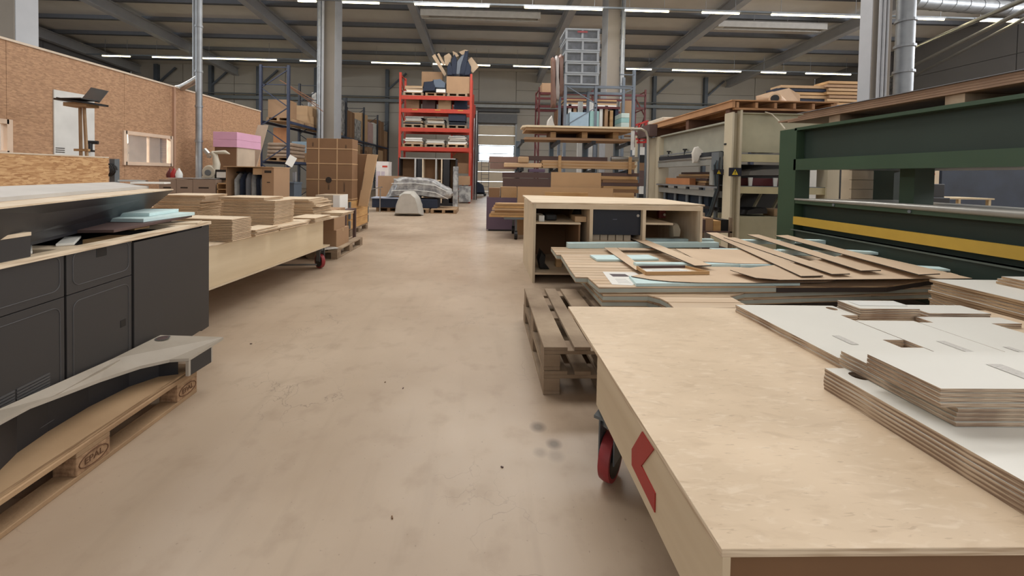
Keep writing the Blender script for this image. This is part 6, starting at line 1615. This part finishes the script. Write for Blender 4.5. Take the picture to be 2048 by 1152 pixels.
bpy.data.objects['white_rag'].location.x -= .1
# things on its shelves
gP = None
pillow_px([(1520, 306), (1524, 296), (1534, 290), (1546, 296), (1552, 306)], Y0+.25, .3, 'plastic_bag', 'hazy plastic bag on the upper shelf of the cream press', 'bag', wrap_w, minz=1.813)
solo('small_bottle', MB().lathe([(.03, 0), (.03, .14), (.012, .18), (.012, .22)], n=12), M('bottle_brown', (84, 70, 56), .3), 'small bottle beside the plastic bag on the cream press', 'bottle', (PX_+.32, Y0+.3, 1.813), smooth=True)
pillow_px([(1489, 352), (1492, 342), (1520, 338), (1568, 337), (1572, 346), (1566, 352)], Y0+.2, .5, 'grey_blanket', 'grey blanket roll on the lower shelf of the cream press', 'blanket', M('blanket_grey', (130, 128, 124), .8), minz=1.36)
solo('red_crate', MB().box(PX_+.45, PX_+1.3, Y0+.15, Y0+.7, 1.204, 1.355), M('crate_maroon', (92, 34, 40), .5), 'dark red crate under the grey blanket', 'crate', (0, 0, 0), 0, None, .01)
for i, px in enumerate((1501, 1551)):
    q = at(px, 348, y=Y0+.1); solo('white_cup', MB().lathe([(.03, 0), (.04, .16)], n=14), white_m, ('left', 'right')[i]+' white cup on the lower shelf of the cream press', 'cup', (q.x, Y0+.10, 1.204), smooth=True)
pillow_px([(1488, 430), (1492, 420), (1510, 416), (1538, 416), (1540, 428)], Y0+.15, .4, 'black_toolbag', 'black tool bag on the base of the cream press', 'bag', black, minz=.621)
solo('light_box', MB().box(PX_+1.0, PX_+1.5, Y0+.2, Y0+.5, .622, .76), card_l, 'pale box right of the black tool bag', 'box', (0, 0, 0), 0, None, .01)
# stock seen through the press, and on the press table
for k in range(6):
    solo('stored_board', MB().box(PX_+.25+.02*k, PX_+1.0, 8.3, 9.7-.08*(k % 3), 1.182+.05*k, 1.182+.05*k+.044), [card_d, wood_m, brown_d][k % 3], ord_[k]+' board from the bottom of the pile on the cream press table', 'board', (0, 0, 0), 0, 'boards on the cream press table')
solo('orange_timber', MB().box(PX_+.06, PX_+.2, 8.6, 9.75, 1.182, 1.33), M('orange_wood', (168, 112, 72), .7), 'orange-brown timber on the edge of the cream press table', 'timber')
# wooden frame pallet on top
fp = thing('long_pallet', 'long wooden frame pallet lying on top of the cream press', 'pallet', (0, 0, 0))
owm = M('roof_timber', (186, 140, 98), .7, scale=2, col2=(150, 108, 74))
part('side_rail', MB().box(PX_-.03, PX_+.03, Y0-.02, 10.9, 2.66, 2.78), owm, fp); part('side_rail', MB().box(PX_+1.9, PX_+1.96, Y0-.02, 10.9, 2.66, 2.78), owm, fp)
part('end_rail', MB().box(PX_+.03, PX_+1.9, Y0+.0, Y0+.06, 2.625, 2.66), owm, fp)
for k in range(6): part('joist', MB().box(PX_+.05+.36*k, PX_+.10+.36*k, Y0-.02, 10.9, 2.66, 2.76), owm, fp)
part('deck_board', MB().box(PX_-.05, PX_+1.98, Y0-.04, 10.9, 2.78, 2.80), owm, fp)
for y in (Y0+.1, 8.6, 10.2): part('bearer', MB().box(PX_+.0, PX_+1.9, y, y+.12, 2.585 if y < 8 else 2.436, 2.66), M('bearer_dark', (96, 66, 50), .7), fp)
solo('bundle_white', MB().box(PX_+.0, PX_+.5, 9.9, 10.8, 2.802, 2.92), M('sheet_bundle', (196, 184, 166), .6), 'pale sheet bundle at the far end of the long pallet', 'bundle', (0, 0, 0), 0, None, .03)
solo('bundle_dark', MB().box(PX_-.25, PX_-.04, 10.1, 10.9, 2.44, 2.75), brown_d, 'dark boards behind the far post of the cream press', 'board')
tan = M('rolled_card', (198, 170, 140), .7)
solo('folded_carton', MB().add([at(1512, 202, y=7.6), at(1512, 192, y=7.6), at(1578, 176, y=7.8), at(1600, 190, y=7.8), at(1600, 205, y=7.8), at(1512, 202, y=8.3), at(1512, 192, y=8.3), at(1578, 176, y=8.5), at(1600, 190, y=8.5), at(1600, 205, y=8.5)], [(0,1,2,3,4),(9,8,7,6,5),(0,5,6,1),(1,6,7,2),(2,7,8,3),(3,8,9,4),(4,9,5,0)]), tan, 'folded pale carton on the long pallet', 'carton')
q0 = at(1545, 203, y=7.3); q1 = at(1622, 204, y=7.9)
solo('card_roll', MB().tube([(5.62, 7.35, 2.91), (6.3, 8.0, 2.91)], .105, 20), tan, 'pale cardboard roll lying beside the folded carton', 'roll', smooth=True)
solo('roll_core', MB().tube([(5.612, 7.343, 2.91), (5.60, 7.33, 2.91)], .07, 16), black, 'dark open end of the cardboard roll', 'roll core')
solo('cable', MB().tube([at(1530, 224, y=Y0+.02), at(1543, 228, y=Y0), at(1556, 240, y=Y0-.05), at(1570, 258, y=Y0-.2)], .012, 8), M('cable_cream', (206, 196, 176), .5), 'thin cream cable hanging from the press to the green post', 'cable', smooth=True)
# bent steel pipe near the far post
P = [at(1180, 257, y=10.2), at(1262, 258, y=10.2), at(1282, 258, y=10.2), at(1292, 263, y=10.2), at(1296, 274, y=10.2), at(1296, 330, y=10.2)]
P.append(Vector((P[-1].x, 10.2, 0.0)))
solo('bent_pipe', MB().tube([P[1]]+P[2:], .035, 12), M('pipe_pale', (186, 180, 166), .35, .5), 'pale bent pipe rising beside the far post of the cream press', 'pipe', smooth=True)
# low clutter between counter and press
t = thing('scrap_shelf', 'low dark shelf full of offcuts between counter and cream press', 'shelf', (3.2, 5.9, 0))
for z in (.2, .48): part('shelf_board', MB().box(0, .7, 0, .8, z, z+.02), brown_d, t)
for x in (0, .66):
    for y in (0, .76): part('post', MB().box(x, x+.04, y, y+.04, 0, .72), pal, t)
for k in range(5): solo('offcut', MB().box(0, .12, 0, .3, 0, .16+.02*(k % 3)), [wood_m, brown_d, card, wood_w, black][k], ord_[k]+' offcut from the left on the low dark shelf', 'offcut', (3.25+.125*k, 5.95, .501), 0, 'offcuts on the low shelf')

# ================================================================== green press
GX = 4.6; GY1 = 5.58; GY0 = .9
gp = thing('green_press', 'big dark green veneer press filling the right side', 'machine', (0, 0, 0))
part('post', MB().box(GX-.02, GX+.06, GY1-.02, GY1+.28, 0, 2.09).box(GX+.06, GX+.16, GY1+.08, GY1+.12, 0, 2.09).box(GX-.02, GX+.20, GY1-.04, GY1-.02, 0, 2.09), green, gp)
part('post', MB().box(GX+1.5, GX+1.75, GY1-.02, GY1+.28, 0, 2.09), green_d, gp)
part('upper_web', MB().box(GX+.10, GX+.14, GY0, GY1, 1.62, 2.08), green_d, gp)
part('top_flange', MB().box(GX-.02, GX+.2, GY0, GY1, 2.06, 2.10), green, gp)
part('lower_flange', MB().box(GX-.02, GX+.15, GY0, GY1, 1.475, 1.636), green, gp)
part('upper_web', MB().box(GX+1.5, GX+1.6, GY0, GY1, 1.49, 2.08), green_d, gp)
part('platen', MB().box(GX+.15, GX+1.5, GY0, GY1-.1, 1.49, 1.52), steel_d, gp)
for y in (4.35, 2.0): part('inner_post', MB().box(GX+.42, GX+.66, y, y+.16, 1.06, 1.5), green, gp)
part('press_pad', MB().box(GX-.03, GX+1.5, GY0, GY1-.05, 1.035, 1.06), M('pad_silver', (158, 156, 150), .3, .4), gp)
part('pad_roll', MB().tube([(GX-.02, GY0, 1.07), (GX-.02, 4.4, 1.06), (GX-.02, GY1-.1, 1.045)], [.055, .03, .012], 12), M('pad_silver', (0, 0, 0)), gp, smooth=True)
part('table_flange', MB().box(GX-.02, GX+.2, GY0, GY1-.05, .985, 1.034), green, gp)
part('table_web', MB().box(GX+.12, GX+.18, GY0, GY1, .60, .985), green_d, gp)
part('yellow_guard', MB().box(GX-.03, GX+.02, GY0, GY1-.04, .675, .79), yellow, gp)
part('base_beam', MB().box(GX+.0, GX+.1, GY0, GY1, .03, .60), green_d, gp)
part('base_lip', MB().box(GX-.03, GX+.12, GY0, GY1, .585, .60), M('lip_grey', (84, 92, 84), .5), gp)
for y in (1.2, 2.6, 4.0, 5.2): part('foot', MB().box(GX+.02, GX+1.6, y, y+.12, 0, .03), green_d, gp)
for y in (1.5, 3.2, 4.9): part('ram', MB().tube([(GX+.8, y, .3), (GX+.8, y, 1.03)], .09, 16), steel_d, gp)
for k in range(4):
    y = 4.9-.9*k
    part('bolt', MB().lathe([(.018, -.03), (.018, .0)], (GX-.0, y, 1.01), 10, 'x'), steel_d, gp)
# boards on top of the green press
gG = 'boards on top of the green press'
for k, (y, x_) in enumerate(((4.9, 0), (3.6, 0), (2.4, 0), (1.4, 0))):
    solo('spacer_block', MB().box(GX+.02, GX+.9, y, y+.16, 2.101, 2.195), pal, ('farthest', 'second', 'third', 'nearest')[k]+' wooden spacer on top of the green press', 'block', (0, 0, 0), 0, 'spacers on the green press')
bm_ = M('sheet_edge_brown', (146, 118, 94), .6, scale=16, stretch=(.3, .3, 4), col2=(124, 98, 78))
for k in range(4):
    ye = 5.72-.10*k if k != 1 else 5.9
    solo('press_board', MB().box(GX-.02-.004*k, GX+1.1, 1.0, ye, 0, .023), [bm_], ('lowest', 'second', 'third', 'fourth')[k]+' brown board lying on the spacers of the green press', 'board', (0, 0, 2.197+.024*k), .0, gG)
solo('press_board', MB().box(GX-.06, GX+1.0, 1.0, 5.5, 0, .006), M('grey_sheet_top', (120, 122, 128), .35), 'thin grey sheet topmost on the green press', 'board', (0, 0, 2.294), 0, gG)
# things behind the green press seen through the gap
def gbox(name, lab, cat, px0, px1, pyt, pyb, y, d, m, z0=0, bev=0):
    x0, x1, za, zb_ = fr(px0, px1, pyt, pyb, y)
    return solo(name, MB().box(x0, x1, y, y+d, z0, zb_), m, lab, cat, (0, 0, 0), 0, None, bev)
gbox('white_board', 'white panel leaning behind the left end of the green press', 'board', 1618, 1658, 320, 390, 8.2, .05, white_m)
gbox('timber_stack', 'brown boards standing behind the green press, beside the white panel', 'board', 1662, 1676, 320, 390, 8.4, .3, wood_m)
gbox('black_shelf', 'black shelf unit behind the green press', 'shelf', 1680, 1702, 320, 390, 8.4, .4, black)
bigc = M('plank_wall_beige', (206, 188, 162), .7)
x0, x1, za, zb_ = fr(1704, 1776, 300, 392, 5.95)
t = thing('beige_crate', 'beige slatted crate side seen through the green press, before the column', 'crate', (x0, 5.95, 0))
for k in range(14): part('slat', MB().box(0, x1-x0, 0, .04, .15*k+.003, .15*k+.147), bigc, t)
part('crate_body', MB().box(0, x1-x0, .04, .18, 0, 2.1), bigc, t)
x0, x1, za, zb_ = fr(1822, 1878, 320, 395, 8.4)
t = thing('beige_crate', 'second beige crate with a red line, right in the gap of the green press', 'crate', (x0, 8.4, 0))
part('crate_body', MB().box(0, x1-x0, 0, 1.0, 0, 2.1), bigc, t); zr_ = at(1850, 347, y=8.4).z
part('red_line', MB().box(0, x1-x0-.1, -.004, 0, zr_-.03, zr_+.01), red_m, t)
gbox('dark_cabinet', 'dark blue cabinet row behind the right part of the green press', 'cabinet', 1884, 2090, 300, 400, 9.0, .8, M('deep_blue', (34, 44, 60), .6, var=.3, scale=2))
t = table('low pale table seen through the right gap of the green press', 1892, 1990, 7.4, .6, at(1940, 396, y=7.4).z, M('pale_table', (190, 172, 140), .6))
q = at(1853, 392, y=7.0)
solo('black_machine', MB().box(-.15, .25, 0, .2, 0, at(1880, 368, y=7.0).z).box(-.05, .3, -.05, .2, .9, 1.05), black, 'black machine between the crate and the low pale table', 'machine', (q.x+.1, 7.0, 0), 0, None, .01)
solo('red_machine', MB().box(-.14, .14, 0, .2, 0, 1.1), M('dull_maroon', (96, 34, 38), .5), 'small maroon machine between the two beige crates', 'machine', (at(1852, 390, y=7.9).x, 7.9, 0), 0, None, .02)
# blue rack with boards right
t = thing('blue_cantilever', 'blue rack post with board packs behind the cream press top', 'rack', (0, 0, 0))
qb = at(1645, 190, y=10.5)
part('post', MB().box(qb.x-.11, qb.x+.11, 10.5, 10.65, 0, at(1645, 170, y=10.5).z), M('post_blue', (32, 56, 110), .45), t)
part('arm', MB().box(qb.x-.06, qb.x+.06, 10.0, 10.5, 3.25, 3.35), M('post_blue', (0, 0, 0)), t)
part('post', MB().box(qb.x+1.0, qb.x+1.2, 10.5, 10.65, 0, 3.9), M('post_blue', (0, 0, 0)), t)
part('arm', MB().box(qb.x+1.04, qb.x+1.16, 10.0, 10.5, 3.25, 3.35), M('post_blue', (0, 0, 0)), t)
z = 3.351
for k in range(7):
    x0 = at(1655+(k*13) % 9, 200, y=9.95).x
    solo('stored_board', MB().box(x0, x0+1.3, 10.02, 10.48, z, z+.07), [wood_m, card_l, card][k % 3], ord_[k]+' board from the bottom of the pack right of the blue post', 'board', (0, 0, 0), 0, 'board pack right of the blue post'); z += .095
z = 3.351
for k in range(6):
    solo('stored_board', MB().box(qb.x-1.5-.12*(5-k), qb.x-.13, 10.1, 10.48, z, z+.07), [wood_m, navy, card_l][k % 3], ord_[k]+' board from the bottom of the pack left of the blue post', 'board', (0, 0, 0), 0, 'board pack left of the blue post'); z += .09
solo('support_shelf', MB().box(qb.x-2.2, qb.x-.12, 10.1, 10.6, 3.25, 3.35).box(qb.x-2.2, qb.x-2.1, 10.2, 10.3, 0, 3.25), blue_m, 'blue shelf arm left of the blue post', 'shelf')
# ------------------------------------------------------------------ small debris on the floor
for i, (px, py, s_, lab) in enumerate(((502, 688, .016, 'dark chip on the floor beyond the curved panel'), (770, 765, .011, 'tiny dark chip in the middle of the aisle floor'), (806, 777, .012, 'tiny brown splinter right of the chip in mid aisle'), (784, 1036, .014, 'wood splinter on the near floor'), (1004, 935, .013, 'dark splinter on the floor left of the oil spots'), (1060, 645, .014, 'dark chip at the foot of the stacked pallets'))):
    q = at(px, py, z=0); s = s_*.5
    solo('wood_chip', MB().prism([(-s, -s*.3), (s*.8, -s*.5), (s, s*.2), (-s*.6, s*.5)], 0, .004), brown_d if i % 2 == 0 else M('chip_tan', (120, 92, 66), .8), lab, 'chip', (q.x, q.y, .0006), .7*i)
